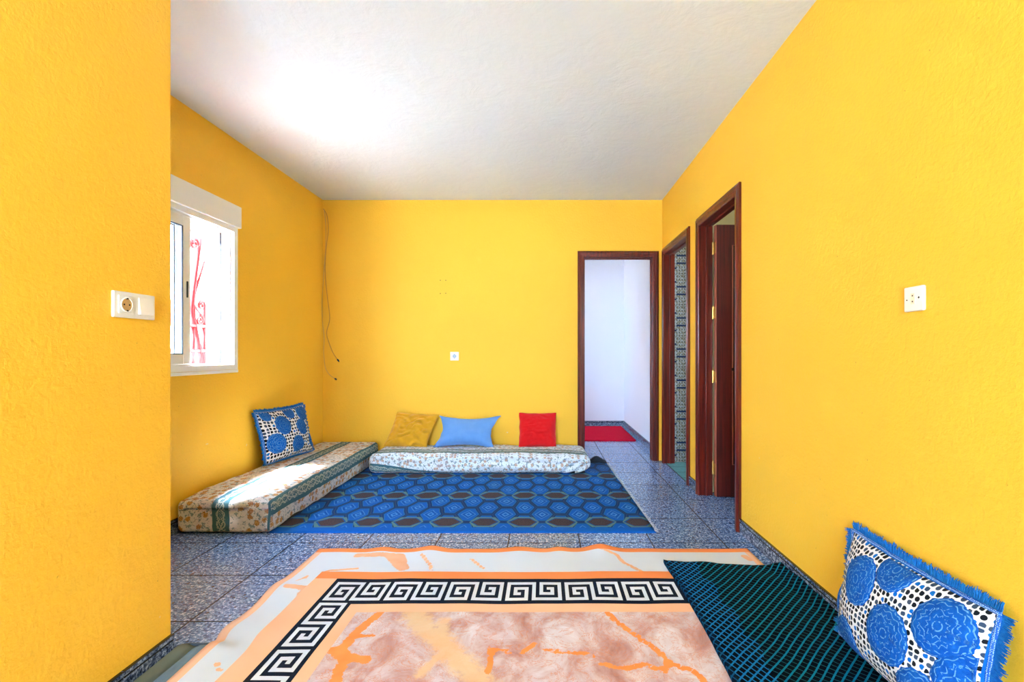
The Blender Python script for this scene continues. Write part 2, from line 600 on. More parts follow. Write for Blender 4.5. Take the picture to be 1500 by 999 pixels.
# open leaf of the nearer door: hinged on the far jamb, swung 90 degrees into the side room
LX0, LX1, LY0, LY1 = 1.262, 1.93, 3.575, 3.618
mb = MB()
mb.box((LX0, LY0, .008), (LX0 + .112, LY1, 1.998)); mb.box((LX1 - .12, LY0, .008), (LX1, LY1, 1.998))
mb.box((LX0 + .112, LY0, 1.85), (LX1 - .12, LY1, 1.998)); mb.box((LX0 + .112, LY0, .008), (LX1 - .12, LY1, .24))
leaf = mb.build('door_leaf', WOODLEAF, r2); leaf.location = -off2
mb = MB(); mb.box((LX0 + .113, LY0 + .016, .241), (LX1 - .121, LY1 - .008, 1.849)); mb.build('door_panel', DARKPANEL, leaf)
mb = MB()
for lo, hi in (((LX0 + .113, LY0 - .003, .95), (LX0 + .121, LY0 + .015, 1.849)), ((LX0 + .113, LY0 - .003, .241), (LX0 + .121, LY0 + .015, .93))):
    mb.box(lo, hi)
mb.build('bead_light_streak', WOODEDGE, leaf)  # pale bead also stands in for light reflected along the moulding
mb = MB(); mb.box((LX0 - .0035, LY0 + .002, .009), (LX0 - .0002, LY1 - .002, 1.997)); mb.build('leaf_edge', WOODEDGE, leaf)
for hy in (363, 458, 552, 687):
    z = H + (517 - hy) * 3.6 / FPX
    mb = MB()
    mb.tube([(LX0 - .009, LY1 + .010, z - .045), (LX0 - .009, LY1 + .010, z + .045)], .007, 8)
    mb.box((LX0 - .006, LY1 - .034, z - .04), (LX0 - .0036, LY1 + .01, z + .04))
    mb.tube([(LX0 - .009, LY1 + .010, z + .045), (LX0 - .009, LY1 + .010, z + .056)], [.0045, .002], 8)
    mb.build('hinge', BRASS, leaf)
# strike plate on the far jamb of the bathroom door
mb = MB()
mb.box((XR + .045, D3[1] - .003, .9), (XR + .066, D3[1] - .0005, 1.08)); mb.box((XR + .05, D3[1] - .012, .96), (XR + .062, D3[1] - .003, 1.0))
o = mb.build('strike_plate', STEEL, r3); o.location = -off3

# ---------------------------------------------------------------- window in the left wall
w1 = tag(empty('window_1', (XL, (WY0 + WY1) / 2, WZ0)), 'white aluminium sliding window with roller shutter box in the left wall', kind='structure')
woff = Vector(w1.location)
def wpart(name, mb, mat, parent=w1, smooth=False):
    o = mb.build(name, mat, parent, smooth)
    if parent is w1: o.location = -woff
    return o
FZ1 = 1.945                         # top of the frame = underside of the shutter box
mb = MB()
X0, X1 = XL - .085, XL + .006
mb.box((X0, WY0, WZ0), (X1, WY0 + .04, FZ1)); mb.box((X0, WY1 - .04, WZ0), (X1, WY1, FZ1))
mb.box((X0, WY0 + .04, WZ0), (X1, WY1 - .04, WZ0 + .035)); mb.box((X0, WY0 + .04, FZ1 - .035), (X1, WY1 - .04, FZ1))
for dx in (.018, .042, .066):       # track ribs on the right jamb, head and sill
    mb.box((XL - dx - .005, WY1 - .056, WZ0 + .035), (XL - dx, WY1 - .04, FZ1 - .035))
    mb.box((XL - dx - .005, WY0 + .04, FZ1 - .048), (XL - dx, WY1 - .056, FZ1 - .035))
    mb.box((XL - dx - .005, WY0 + .04, WZ0 + .035), (XL - dx, WY1 - .056, WZ0 + .045))
wpart('window_frame', mb, ALU)
mb = MB(); mb.box((X1 - .0055, WY0, WZ0 - .022), (X1 + .004, WY1, WZ0 - .001), bev=.003)
wpart('window_sill', mb, ALU)
mb = MB()
mb.box((XLO - .002, WY1 - .012, WZ0), (X0 - .007, WY1 - .0005, WZ1 - .001)); mb.box((XLO - .002, WY0 + .0005, WZ0), (X0 - .007, WY0 + .012, WZ1 - .001))
mb.box((XLO - .002, WY0 + .012, WZ0 + .0005), (X0 - .007, WY1 - .012, WZ0 + .012))
wpart('reveal_lining', mb, EXTWHITE)
mb = MB(); mb.box((X0 - .006, WY1 - .05, WZ0 + .036), (X0 - .0005, WY1 - .04, FZ1 - .036))
wpart('gasket', mb, GASKET)
for x1, y0, y1 in ((XL - .014, 2.605, 3.034), (XL - .048, 2.60, 3.012)):
    x0 = x1 - .024
    mb = MB(); s_ = .06; z0, z1 = WZ0 + .046, FZ1 - .049
    mb.box((x0, y0, z0), (x1, y0 + s_, z1), bev=.003); mb.box((x0, y1 - s_, z0), (x1, y1, z1), bev=.003)
    mb.box((x0, y0 + s_, z0), (x1, y1 - s_, z0 + s_), bev=.003); mb.box((x0, y0 + s_, z1 - s_), (x1, y1 - s_, z1), bev=.003)
    sash = wpart('sash', mb, ALU)
    mb = MB(); mb.box((x0 + .009, y0 + s_, z0 + s_), (x0 + .015, y1 - s_, z1 - s_)); mb.build('pane', GLASS, sash)
    mb = MB()
    q = .006
    for a0, a1, b0, b1 in ((y0 + s_, y0 + s_ + q, z0 + s_, z1 - s_), (y1 - s_ - q, y1 - s_, z0 + s_, z1 - s_),
                           (y0 + s_ + q, y1 - s_ - q, z0 + s_, z0 + s_ + q), (y0 + s_ + q, y1 - s_ - q, z1 - s_ - q, z1 - s_)):
        mb.box((x0 + .0155, a0, b0), (x1 - .002, a1, b1))
    mb.build('gasket', GASKET, sash)
    if x1 > XL - .02:
        mb = MB(); mb.box((x1 - .001, y1 - .036, 1.40), (x1 + .006, y1 - .026, 1.50), bev=.002); mb.build('latch', GASKET, sash)
mb = MB(); mb.box((XL - .10, WY0 - .02, FZ1 + .0005), (XL + .022, WY1 + .02, WZ1 + .012), bev=.004)
wpart('shutter_box', mb, ALU)
for k in range(3):                  # lowest slats of the rolled shutter
    z = FZ1 - .012 - .036 * k
    mb = MB(); mb.box((X0 - .03, WY0 + .01, z - .034), (X0 - .018, WY1 - .01, z), bev=.004)
    wpart('shutter_slat', mb, ALU)
portal((XLO - .02, (WY0 + WY1) / 2, 1.45), (1, 0, 0), FZ1 - WZ0, WY1 - WY0)

# red iron grille outside the window
XG = -2.37
def gp(px, py):
    Y = FPX * -XG / (797 - px)
    return Vector((XG, Y, H + (517 - py) * Y / FPX))
gr = tag(empty('window_grille', (XG, 3.0, WZ0)), 'red wrought iron scroll grille outside the left window', 'grille')
goff = Vector(gr.location)
def bar(name, pts, r=.006, n=6):
    mb = MB(); mb.tube([Vector(p) - goff for p in pts], r * 2.3, n); return mb.build(name, REDIRON, gr, True)
def yz(y, z): return Vector((XG, y, z))
def curve(pts, k=8):
    out = []
    for i in range(len(pts) - 1):
        p0, p1, p2, p3 = pts[max(i - 1, 0)], pts[i], pts[i + 1], pts[min(i + 2, len(pts) - 1)]
        for j in range(k):
            t = j / k
            out.append(.5 * ((2 * p1) + (p2 - p0) * t + (2 * p0 - 5 * p1 + 4 * p2 - p3) * t * t + (3 * p1 - p0 - 3 * p2 + p3) * t ** 3))
    out.append(pts[-1])
    return out
def spiral(c, r, turns, a0, sgn=1, n=26):
    return [c + Vector((0, cos(a0 + sgn * 2 * pi * turns * i / n), sin(a0 + sgn * 2 * pi * turns * i / n))) * r * (1 - .85 * i / n) for i in range(n + 1)]
for z in (.975, 1.075, 1.245, 1.93):
    bar('rail', [yz(2.58, z), yz(3.41, z)], .007)
for y in (2.60, 2.78, 2.96, 3.14, 3.30, 3.405):
    bar('upright', [yz(y, .95), yz(y, 1.245)], .006)
for y0 in (2.58, 2.90, 3.22):
    bar('scroll_bar', curve([yz(y0 + .17, 1.96), yz(y0 + .12, 1.70), yz(y0 + .07, 1.42), yz(y0 + .065, 1.32), yz(y0 + .11, 1.20), yz(y0 + .16, .96)]), .007)
    bar('scroll_bar', curve([yz(y0 + .185, 1.70), yz(y0 + .13, 1.56), yz(y0 + .085, 1.42), yz(y0 + .10, 1.25), yz(y0 + .15, 1.10), yz(y0 + .185, .97)]), .005)
    bar('scroll', curve([yz(y0 + .13, 1.72), yz(y0 + .13, 1.80)], 3) + spiral(yz(y0 + .085, 1.80), .045, 1.6, 0), .005)
    bar('scroll', [yz(y0 + .188, 1.245), yz(y0 + .19, 1.38)] + spiral(yz(y0 + .155, 1.39), .036, 1.5, 0), .005)
    bar('scroll', curve([yz(y0 + .075, 1.40), yz(y0 + .12, 1.35), yz(y0 + .17, 1.31), yz(y0 + .185, 1.26)]), .004)
    bar('scroll', spiral(yz(y0 + .14, 1.285), .036, 1.8, pi / 2, -1), .004)

# what lies outside: street and the white house opposite
mb = MB(); mb.box((-14, -12, -.6), (-2.45, 18, -.5)); struct('street', mb, STREET)
mb = MB(); mb.box((-7, -12, -.6), (9, YR - .2, -.5)); struct('terrace', mb, STREET)
hs = tag(empty('house', (-8.5, 9, -.5)), 'white house with gabled roof across the street outside the left window', 'house')
mb = MB()
mb.add([(-2, -4, 0), (1.5, -4, 0), (1.5, 4, 0), (-2, 4, 0), (-2, -4, 3.2), (1.5, -4, 3.2), (1.5, 4, 3.2), (-2, 4, 3.2), (1.5, 0, 4.5), (-2, 0, 4.5)],
       [(0, 1, 5, 4), (1, 2, 6, 8, 5), (2, 3, 7, 6), (3, 0, 4, 9, 7)])
mb.build('house_wall', EXTWHITE, hs)
mb = MB()
for sg in (-1, 1):
    mb.add([(1.7, sg * 4.2, 3.15), (1.7, 0, 4.52), (-2, 0, 4.52), (-2, sg * 4.2, 3.15), (1.7, sg * 4.2, 3.27), (1.7, 0, 4.64), (-2, 0, 4.64), (-2, sg * 4.2, 3.27)],
           [(0, 1, 2, 3), (4, 5, 6, 7), (0, 1, 5, 4), (1, 2, 6, 5), (2, 3, 7, 6), (3, 0, 4, 7)])
mb.build('roof', EXTPINK, hs)
for y in (-2.4, 1.2):
    mb = MB(); mb.box((1.46, y, 1.1), (1.53, y + 1.1, 2.3)); fr2 = mb.build('house_window', EXTPINK, hs)
    mb = MB(); mb.box((1.531, y + .1, 1.2), (1.54, y + 1.0, 2.2)); mb.build('pane', GLASS, fr2)

# ---------------------------------------------------------------- textiles: sheets
def sheet(name, xs, ys, zf, thick, mats, parent=None, matf=None, smooth=True, xyf=None, attr=None):
    nx, ny = len(xs), len(ys)
    xyf = xyf or (lambda x, y: (x, y))
    vs, uvs = [], []
    for layer in (0, 1):
        for y in ys:
            for x in xs:
                X_, Y_ = xyf(x, y)
                vs.append((X_, Y_, zf(x, y) - layer * thick)); uvs.append((x, y))
    fs, mi = [], []
    N = nx * ny
    for j in range(ny - 1):
        for i in range(nx - 1):
            a = j * nx + i
            fs.append((a, a + 1, a + nx + 1, a + nx))
            k = matf((xs[i] + xs[i + 1]) / 2, (ys[j] + ys[j + 1]) / 2) if matf else 0
            mi.append(k)
            if i in (0, nx - 2) or j in (0, ny - 2) or not matf:
                fs.append((N + a + nx, N + a + nx + 1, N + a + 1, N + a)); mi.append(k)
    def side(a, b):
        fs.append((b, a, N + a, N + b)); mi.append(mi_side)
    mi_side = 0
    for i in range(nx - 1):
        side(i, i + 1); side((ny - 1) * nx + i + 1, (ny - 1) * nx + i)
    for j in range(ny - 1):
        side((j + 1) * nx, j * nx); side(j * nx + nx - 1, (j + 1) * nx + nx - 1)
    me = bpy.data.meshes.new(name)
    me.from_pydata(vs, [], fs)
    uv = me.uv_layers.new(name='UVMap')
    li = [0] * len(me.loops); me.loops.foreach_get('vertex_index', li)
    flat = []
    for i in li: flat += uvs[i]
    uv.data.foreach_set('uv', flat)
    if attr:
        for an, fn in attr.items():
            at = me.attributes.new(an, 'FLOAT', 'POINT')
            at.data.foreach_set('value', [fn(*q) for q in uvs])
    o = link(name, me, parent, mats, smooth)
    me.polygons.foreach_set('material_index', mi)
    return o

def frange(a, b, n): return [a + (b - a) * i / (n - 1) for i in range(n)]

# --- blue hexagon rug
M_ = Mat('blue_woven_hexagons', rough=.92, spec=.15)
u, v, _ = M_.sep(M_.coord('UV'))
wb_ = M_.noise(M_.coord('UV'), 3.5, 2)
u = u + (wb_ - .5) * .05; v0_ = v; v = v + (M_.noise(M_.coord('UV'), 5, 1) - .5) * .02
SX, SY = .232, .1425
CX, CY = .055, 3.04
def hexcell(ox, oy):
    x = u - (CX + ox); y = v - (CY + oy)
    lx = ((x / SX + .5).fract() - .5) * SX
    row = (y / (2 * SY) + .5).floor()
    ly = ((y / (2 * SY) + .5).fract() - .5) * (2 * SY)
    d = (ly.abs() / SY).max((lx.abs() + ly.abs() * .31) / .080)
    return d, lx, ly, row
d0, lx0, ly0, r0 = hexcell(0, 0)
d1, lx1, ly1, r1 = hexcell(SX / 2, SY)
sel = d0.lt(d1)
d = d0.min(d1)
def pick(a, b): return a * sel + b * (1.0 - sel)
lx, ly = pick(lx0, lx1), pick(ly0, ly1)
# brown rows: every second row of lattice 0
isbrown = ((r0 / 2).fract().lt(.25)) * ((ly0.abs() / .090).max((lx0.abs() + ly0.abs() * .45) / .098)).lt(1.0)
db = (ly0.abs() / .074).max((lx0.abs() + ly0.abs() * .72) / .092)
fine = M_.noise(M_.scale(M_.coord('UV'), (1, 1, 1)), 330, 1)
base = M_.mix(fine, srgb(6, 74, 158), srgb(16, 100, 194))
c = M_.mix(d.gt(.785), base, srgb(46, 108, 142))
c = M_.mix(d.gt(.83), c, srgb(6, 50, 112))
c = M_.mix(d.gt(.93), c, srgb(40, 64, 102))
dd = (lx.abs() / .048 + ly.abs() / .086)
c = M_.mix((dd - .92).abs().lt(.07) * .5, c, srgb(80, 150, 210))
c = M_.mix((dd - .70).abs().lt(.06) * .6, c, srgb(6, 52, 120))
c = M_.mix((dd - .38).abs().lt(.10) * .55, c, srgb(90, 160, 220))
c2 = M_.mix(fine.step(.4, .6), srgb(40, 34, 44), srgb(92, 74, 76))
c2 = M_.mix(db.gt(.86), c2, srgb(22, 76, 140))
c2 = M_.mix(db.gt(.97), c2, srgb(84, 122, 128))
c = M_.mix(isbrown, c, c2)
edge = v0_.lt(2.945).max(v0_.gt(4.70))
c = M_.mix(edge, c, base)
c = M_.mix(v.gt(4.30) * .35, c, srgb(70, 80, 104))  # far end greyed: shade painted into the rug colour
M_.color(c)
M_.bump((v * 900).sin() + d.gt(.87) * -1.0 + fine, .5, .002)
BLUERUG = M_.m
def skewx(x, y): return (x + (4.75 - y) * .036 * ss(-1.9, .6, x), y)
RX0, RX1, RY0, RY1 = -1.62, .592, 2.876, 4.72
def bz(x, y):
    e = .009 + .002 * mnoise.noise((x * 3, y * 3, 0))
    e -= .006 * ss(2.92, 2.88, y)
    return e
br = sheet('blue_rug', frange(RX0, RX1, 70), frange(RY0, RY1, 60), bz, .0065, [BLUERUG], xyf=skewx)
tag(br, 'bright blue woven rug with hexagon pattern lying in front of the floor mattresses', 'rug')
# fringe of loose threads along the right end
rnd = random.Random(3)
mb = MB()
THREAD = Mat('pale_rug_threads', srgb(170, 180, 196), .9).m
for i in range(230):
    y = RY0 + .01 + (RY1 - RY0 - .03) * i / 230
    x, _ = skewx(RX1, y)
    L = rnd.uniform(.012, .036); a = rnd.uniform(-.5, .5)
    p0 = Vector((x - .004, y, .008)); p1 = p0 + Vector((cos(a), sin(a), -.006 / L * .6)) * L * .6; p2 = p0 + Vector((L * cos(a), L * sin(a * 1.6), -.0065))
    mb.tube([p0, p1, p2], .0011, 3)
fo = mb.build('fringe', THREAD, br); tag(fo, 'pale loose threads', kind='stuff')
# turned-up corner at the far end
DARKBACK = Mat('dark_rug_backing', srgb(22, 30, 48), .9).m
bm_ = []
xs = frange(.42, .60, 14); ys = frange(4.66, 4.76, 6)
fcn = sheet('turned_up_corner', xs, ys, lambda x, y: .0125 + .046 * max(0.0, sin(pi * (x - .42) / .18)) ** 1.5 * ss(4.64, 4.72, y) + .006 * mnoise.noise((x * 30, y * 30, 2)), .005, [DARKBACK], br)
tag(fcn, 'dark turned-up rug corner')

# --- red rug in the far room
M_ = Mat('red_shag', rough=.95, spec=.1)
P = M_.coord('UV')
M_.color(M_.mix(M_.noise(P, 60, 4, .7), srgb(210, 8, 38), srgb(255, 30, 70)))
M_.bump(M_.noise(P, 110, 3, .7), 1.0, .02)
rr = sheet('red_rug', frange(-.7, 1.10, 60), frange(5.86, 6.98, 40),
           lambda x, y: .016 + .006 * mnoise.noise((x * 26, y * 26, 0)) + .004 * mnoise.noise((x * 70, y * 70, 4)), .0155, [M_.m])
tag(rr, 'red shaggy rug on the floor of the room beyond the back doorway', 'rug')

# --- printed rug with key border
NAVY = Mat('navy_print', srgb(10, 22, 42), .85, spec=.15).m
KEYW = Mat('pale_print', srgb(212, 219, 232), .85, spec=.15).m
def peach(name, c1, c2):
    M = Mat(name, rough=.85, spec=.15)
    M.color(M.mix(M.noise(M.coord('UV'), 3.0, 2), c1, c2)); return M.m
ORANGE = peach('orange_print', srgb(232, 126, 66), srgb(236, 150, 94))
PEACH = peach('peach_print', srgb(236, 172, 132), srgb(238, 196, 164))
PALEPEACH = peach('pale_peach_print', srgb(232, 192, 164), srgb(234, 172, 132))
M_ = Mat('white_marble_print', rough=.85, spec=.15)
P = M_.coord('UV')
at = M_.node('ShaderNodeAttribute'); at.attribute_name = 'vein'
vn = X(M_.nt, at.outputs['Fac']) + (M_.noise(P, 30, 4, .7) - .5) * .55
c = M_.mix(M_.noise(P, 2.4, 3), srgb(210, 217, 230), srgb(200, 208, 222))
c = M_.mix(vn.step(.5, .58), c, M_.mix(M_.noise(P, 9, 2), srgb(224, 150, 108), srgb(236, 196, 168)))
M_.color(c)
WMARB = M_.m
M_ = Mat('rose_marble_print', rough=.85, spec=.15)
P = M_.coord('UV')
n1 = M_.noise(M_.scale(P, (1.5, 1, 1)), 4.5, 6, .65, .8)
c = M_.ramp(n1, [(.26, srgb(166, 114, 106)), (.41, srgb(192, 154, 150)), (.52, srgb(206, 184, 188)), (.67, srgb(220, 214, 222))])
n2 = M_.noise(P, 13, 6, .7, 1.2)
c = M_.mix((n2 - .5).abs().lt(.012) * .6, c, srgb(206, 128, 88))
c = M_.mix(M_.noise(P, 22, 5, .7).step(.62, .74) * .5, c, srgb(150, 84, 66))
at = M_.node('ShaderNodeAttribute'); at.attribute_name = 'vein'
at2 = M_.node('ShaderNodeAttribute'); at2.attribute_name = 'cream'
rag = (M_.noise(P, 34, 4, .7) - .5) * 1.0
vn = X(M_.nt, at.outputs['Fac']) + rag
cr = X(M_.nt, at2.outputs['Fac']) + rag
c = M_.mix(cr.step(.32, .78) * .85, c, M_.mix(M_.noise(P, 6, 3), srgb(232, 156, 84), srgb(220, 212, 182)))
c = M_.mix(vn.step(.48, .56), c, M_.mix(M_.noise(P, 12, 2), srgb(226, 126, 62), srgb(240, 160, 92)))
M_.color(c)
ROSE = M_.m
z5 = lambda x, y: fl(x / 2.778 + 470, y / 2.778 + 830)
zA = lambda x, y: fl(x / 2.885 + 240, y / 2.885 + 760)
zB = lambda x, y: fl(x / 2.885 + 740, y / 2.885 + 760)
VEINS = []
def vein(fn, pts, w): VEINS.append(([fn(*p) for p in pts], max(w, .0105)))
vein(z5, [(235, 200), (190, 235), (130, 290), (85, 350), (95, 380), (60, 469), (30, 560)], .020)
vein(z5, [(45, 350), (100, 375), (180, 390)], .022); vein(z5, [(150, 292), (220, 285)], .010)
vein(z5, [(690, 340), (690, 400), (678, 440)], .011); vein(z5, [(690, 345), (775, 356)], .011); vein(z5, [(820, 358), (872, 322)], .009)
vein(z5, [(910, 350), (1040, 357), (1110, 370)], .005)
vein(z5, [(1168, 195), (1200, 230), (1300, 300), (1370, 350), (1420, 400), (1520, 432), (1600, 520)], .013)
vein(z5, [(1140, 405), (1250, 425), (1310, 405), (1400, 432), (1410, 405)], .012)
vein(zB, [(400, 145), (470, 160), (500, 190), (590, 237)], .012)
vein(zA, [(820, 160), (1000, 160), (1015, 215)], .026); vein(zA, [(960, 165), (1010, 215)], .030)
vein(zA, [(560, 270), (700, 225), (820, 216)], .007); vein(zA, [(520, 300), (600, 300), (640, 320)], .020); vein(zA, [(590, 325), (640, 312)], .034)
vein(zA, [(1090, 160), (1125, 200), (1130, 225)], .005); vein(zA, [(1300, 175), (1350, 215)], .005)
vein(zA, [(185, 640), (190, 652), (215, 652)], .006)
vein(zB, [(1010, 165), (1035, 180)], .02)
CREAM = [([z5(*p) for p in q], w) for q, w in (
    ([(380, 200), (430, 270), (490, 310), (540, 370), (600, 430), (645, 475), (690, 560)], .052),
    ([(490, 310), (500, 225)], .024), ([(490, 370), (400, 450)], .020))]
def pdist(p, pts):
    best = 9
    for (ax, ay), (bx_, by_) in zip(pts[:-1], pts[1:]):
        dx, dy = bx_ - ax, by_ - ay
        t = max(0, min(1, ((p[0] - ax) * dx + (p[1] - ay) * dy) / (dx * dx + dy * dy + 1e-12)))
        q = (p[0] - ax - dx * t) ** 2 + (p[1] - ay - dy * t) ** 2
        if q < best: best = q
    return sqrt(best)
def field(lines):
    info = [(l_, w, min(p[0] for p in l_) - 3 * w, max(p[0] for p in l_) + 3 * w, min(p[1] for p in l_) - 3 * w, max(p[1] for p in l_) + 3 * w) for l_, w in lines]
    def fn(x, y):
        best = 0.0
        for l_, w, a, b, c_, d_ in info:
            if a < x < b and c_ < y < d_:
                best = max(best, 1 - .5 * pdist((x, y), l_) / w)
        return max(-.6, best)
    return fn

MX0, MX1, MY0, MY1 = -1.212, 1.092, -.46, 2.630
KX, KY = -.945, 2.246                    # outer corner of the key
CW, CH = .01622, .0236                   # key cell on the top border (along, across)
LW, LH = .0168, .0204                    # key cell on the side borders (across, along)
KXR = MX0 + MX1 - KX
SY0 = 2.061                              # side keys start
KYB = MY0 + MY1 - KY
def key(c_, r):
    """white cell of the meander; r = 0 on the outer side"""
    c_ %= 16
    if c_ == 15: return False
    if c_ < 7:
        if c_ == 0 or r == 0: return True
        if r == 6: return c_ <= 5
        if c_ == 5: return r >= 2
        if r == 2: return 2 <= c_ <= 5
        if c_ == 2: return 2 <= r <= 4
        return r == 4 and c_ == 3
    if c_ == 7: return True
    if r == 6 or c_ == 14: return True
    if r == 0: return c_ >= 9
    if c_ == 9: return r <= 4
    if r == 4: return 9 <= c_ <= 12
    if c_ == 12: return 2 <= r <= 4
    return r == 2 and c_ == 11
NT = int(round((KXR - KX) / CW))
xs = {MX0, MX1, MX0 + .034, MX1 - .034, MX0 + .142, MX1 - .142, KX - .019, KXR + .019, KX + 7 * LW + .017, KXR - 7 * LW - .017, KX + 7 * LW + .066, KXR - 7 * LW - .066}
for i in range(NT + 1): xs.add(KX + i * CW)
for i in range(8): xs.add(KX + i * LW); xs.add(KXR - i * LW)
for k in range(9): xs.add(MX0 + .142 * k / 8); xs.add(MX1 - .142 * k / 8); xs.add(MX0 + .142 + .106 * k / 8)
ys = {MY0, MY1, MY1 - .050, MY0 + .05, 2.353, MY0 + MY1 - 2.353, KY + .034, KYB - .034, KY - 7 * CH - .029, KYB + 7 * CH + .029, 1.986, MY0 + MY1 - 1.986}
for k in range(17): ys.add(2.353 + (MY1 - .05 - 2.353) * k / 16); ys.add(MY1 - .05 + .05 * k / 4 if k < 5 else MY1)
for i in range(8): ys.add(KY - i * CH); ys.add(KYB + i * CH)
i = 0
while SY0 - i * LH > KYB + 7 * CH + .01: ys.add(SY0 - i * LH); i += 1
def dedupe(s):
    s = sorted(s); out = [s[0]]
    for q in s[1:]:
        if q - out[-1] > 5e-4: out.append(q)
    return out
xs, ys = dedupe(xs), dedupe(ys)
def rugmat(x, y):
    yy = y if y > (MY0 + MY1) / 2 else MY0 + MY1 - y          # mirrored ends
    top = MY1 - yy; lft = x - MX0; rgt = MX1 - x
    if top < .050: return 2
    if lft < .034 or rgt < .034: return 4
    if yy > 2.353: return 3 if lft < .142 or rgt < .142 or True else 3
    if lft < .142 or rgt < .142: return 3
    if yy > KY + .034: return 2
    if x < KX - .019 or x > KXR + .019: return 5
    # inside the dark key frame
    inx = KX + 7 * LW + .017 < x < KXR - 7 * LW - .017
    if inx and yy < KY - 7 * CH - .029:
        if yy > 1.986 or x < KX + 7 * LW + .066 or x > KXR - 7 * LW - .066: return 5
        return 6
    if KX < x < KXR and KY - 7 * CH < yy < KY:
        cc = int((x - KX) / CW); r = int((KY - yy) / CH)
        return 1 if cc < NT and key(cc, min(6, r)) else 0
    if yy < SY0:
        t = int((SY0 - yy) / LH)
        if KX < x < KX + 7 * LW: return 1 if key(t, min(6, int((x - KX) / LW))) else 0
        if KXR - 7 * LW < x < KXR: return 1 if key(t, min(6, int((KXR - x) / LW))) else 0
    return 0
def rz(x, y):
    z = .0075
    e = exp(-((MY1 - y) / .10) ** 2)
    for x0, a, w in ((-.86, .010, .06), (-.60, .016, .07), (-.13, .010, .08), (.30, .026, .075), (.08, .010, .05)):
        z += a * exp(-((x - x0) / w) ** 2) * e
    e = exp(-((x - MX0) / .11) ** 2)
    z += e * (.016 * exp(-((y - 2.18) / .09) ** 2) + .013 * exp(-((y - 1.86) / .07) ** 2))
    z += .034 * ss(-1.09, -1.19, x) * ss(1.80, 1.70, y) + .004 * ss(1.80, 1.70, y) * ss(-.9, -1.1, x)
    z += .0025 * mnoise.noise((x * 5, y * 5, 1))
    return z
def rxy(x, y):
    return (x + .006 * mnoise.noise((x * 2, y * 4, 5)) * ss(-1.0, -1.2, x) + .042 * ss(1.84, 1.70, y) * ss(-.95, -1.2, x), y + .006 * mnoise.noise((x * 4.5, 2.2, y)))
pr = sheet('printed_rug', xs, ys, rz, .004, [NAVY, KEYW, ORANGE, WMARB, PALEPEACH, PEACH, ROSE], matf=rugmat, xyf=rxy,
           attr={'vein': field(VEINS), 'cream': field(CREAM)})
tag(pr, 'peach and rose marble-print rug with a navy and white key border in the foreground', 'rug')

# --- dark teal mat
M_ = Mat('teal_black_lattice_pile', rough=.9, spec=.04)
u, v, _ = M_.sep(M_.coord('UV'))
w_ = M_.noise(M_.coord('UV'), 5, 2) * .008
th_ = math.radians(50)
q = .0245
uL = u + w_
a_ = (uL * sin(th_) - v * cos(th_)) / q            # across the main lines
b_ = (uL * cos(th_) + v * sin(th_)) / q
lm = ((a_).fract() - .5).abs()
lt_ = ((b_).fract() - .5).abs()
lt2 = ((b_ + a_ * .35).fract() - .5).abs()
sideL = (u + (v * 28).sin() * .012).lt(.745)
sideR = (u + (v * 30).sin() * .012).gt(1.03)
main = lm.gt(.385)
tick_thin = lt_.gt(.455)
tick_l = lt2.gt(.40)
fz = M_.noise(M_.coord('UV'), 160, 2)
c = M_.mix(fz, srgb(1, 7, 12), srgb(4, 16, 26))
c = M_.mix(tick_thin * (1.0 - sideL), c, srgb(40, 98, 108))
c = M_.mix(tick_l * sideL, c, srgb(30, 110, 170))
c = M_.mix(main, c, M_.mix(sideL, srgb(14, 112, 140), srgb(24, 112, 170)))
bl = ((u - .745).abs().lt(.012)).max((u - 1.03).abs().lt(.010)) * ((a_ * .5).fract()).gt(.45)
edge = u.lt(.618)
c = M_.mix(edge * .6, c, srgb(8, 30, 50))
M_.color(c)
M_.bump((main.max(tick_thin) * 1.0) + fz * .8, .7, .004)
TEALMAT = M_.m
def tz(x, y):
    z = rz(x, y) + .017 if x < MX1 else rz(MX1, y) + .017
    z = .024 + .010 * mnoise.noise((x * 4, y * 4, 7)) * .6
    z += max(0, x - 1.085) * .34 + .012 * exp(-((x - .60) / .02) ** 2 - ((y - 2.44) / .02) ** 2)
    z += .006 * mnoise.noise((x * 9, y * 9, 0)) + .006 * exp(-((y - 2.43) / .05) ** 2) * sin(x * 18)
    return max(z, rz(min(x + .01, MX1), y) + .016)
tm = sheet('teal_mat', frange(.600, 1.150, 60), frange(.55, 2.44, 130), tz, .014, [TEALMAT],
           xyf=lambda x, y: (x + .010 * sin(y * 4), y - .075 * ss(.6, 1.2, x) + .006 * sin(x * 14)))
tag(tm, 'dark teal and black lattice-patterned mat along the right wall, over the printed rug', 'mat')

# --- grey blanket under the printed rug's left edge
M_ = Mat('grey_blanket_cloth', rough=.9, spec=.15)
P = M_.coord('UV')
M_.color(M_.mix(M_.noise(P, 8, 3), srgb(84, 100, 112), srgb(122, 142, 158)))
M_.bump(M_.noise(P, 200, 2), .4, .002)
GREYCL = M_.m
M_ = Mat('olive_grey_binding', srgb(98, 104, 92), .9, spec=.15); OLIVE = M_.m
def gz(x, y):
    n = .003 * mnoise.noise((x * 22, y * 10, 0))
    end = ss(1.745, 1.70, y)
    strip = .046 - .5 * (x + 1.272)                     # stiff edge leaning up against the skirting
    crease = -.018 * exp(-((x + 1.232) / .006) ** 2)
    z = lerp(strip, .030 + .012 * exp(-((x + 1.20) / .02) ** 2), ss(-1.238, -1.226, x)) * (.55 + .45 * end) + crease * end + n
    return min(z, rz(max(x, MX0), y) - .010 - .014 * ss(-1.175, -1.15, x)) if x > -1.20 else z
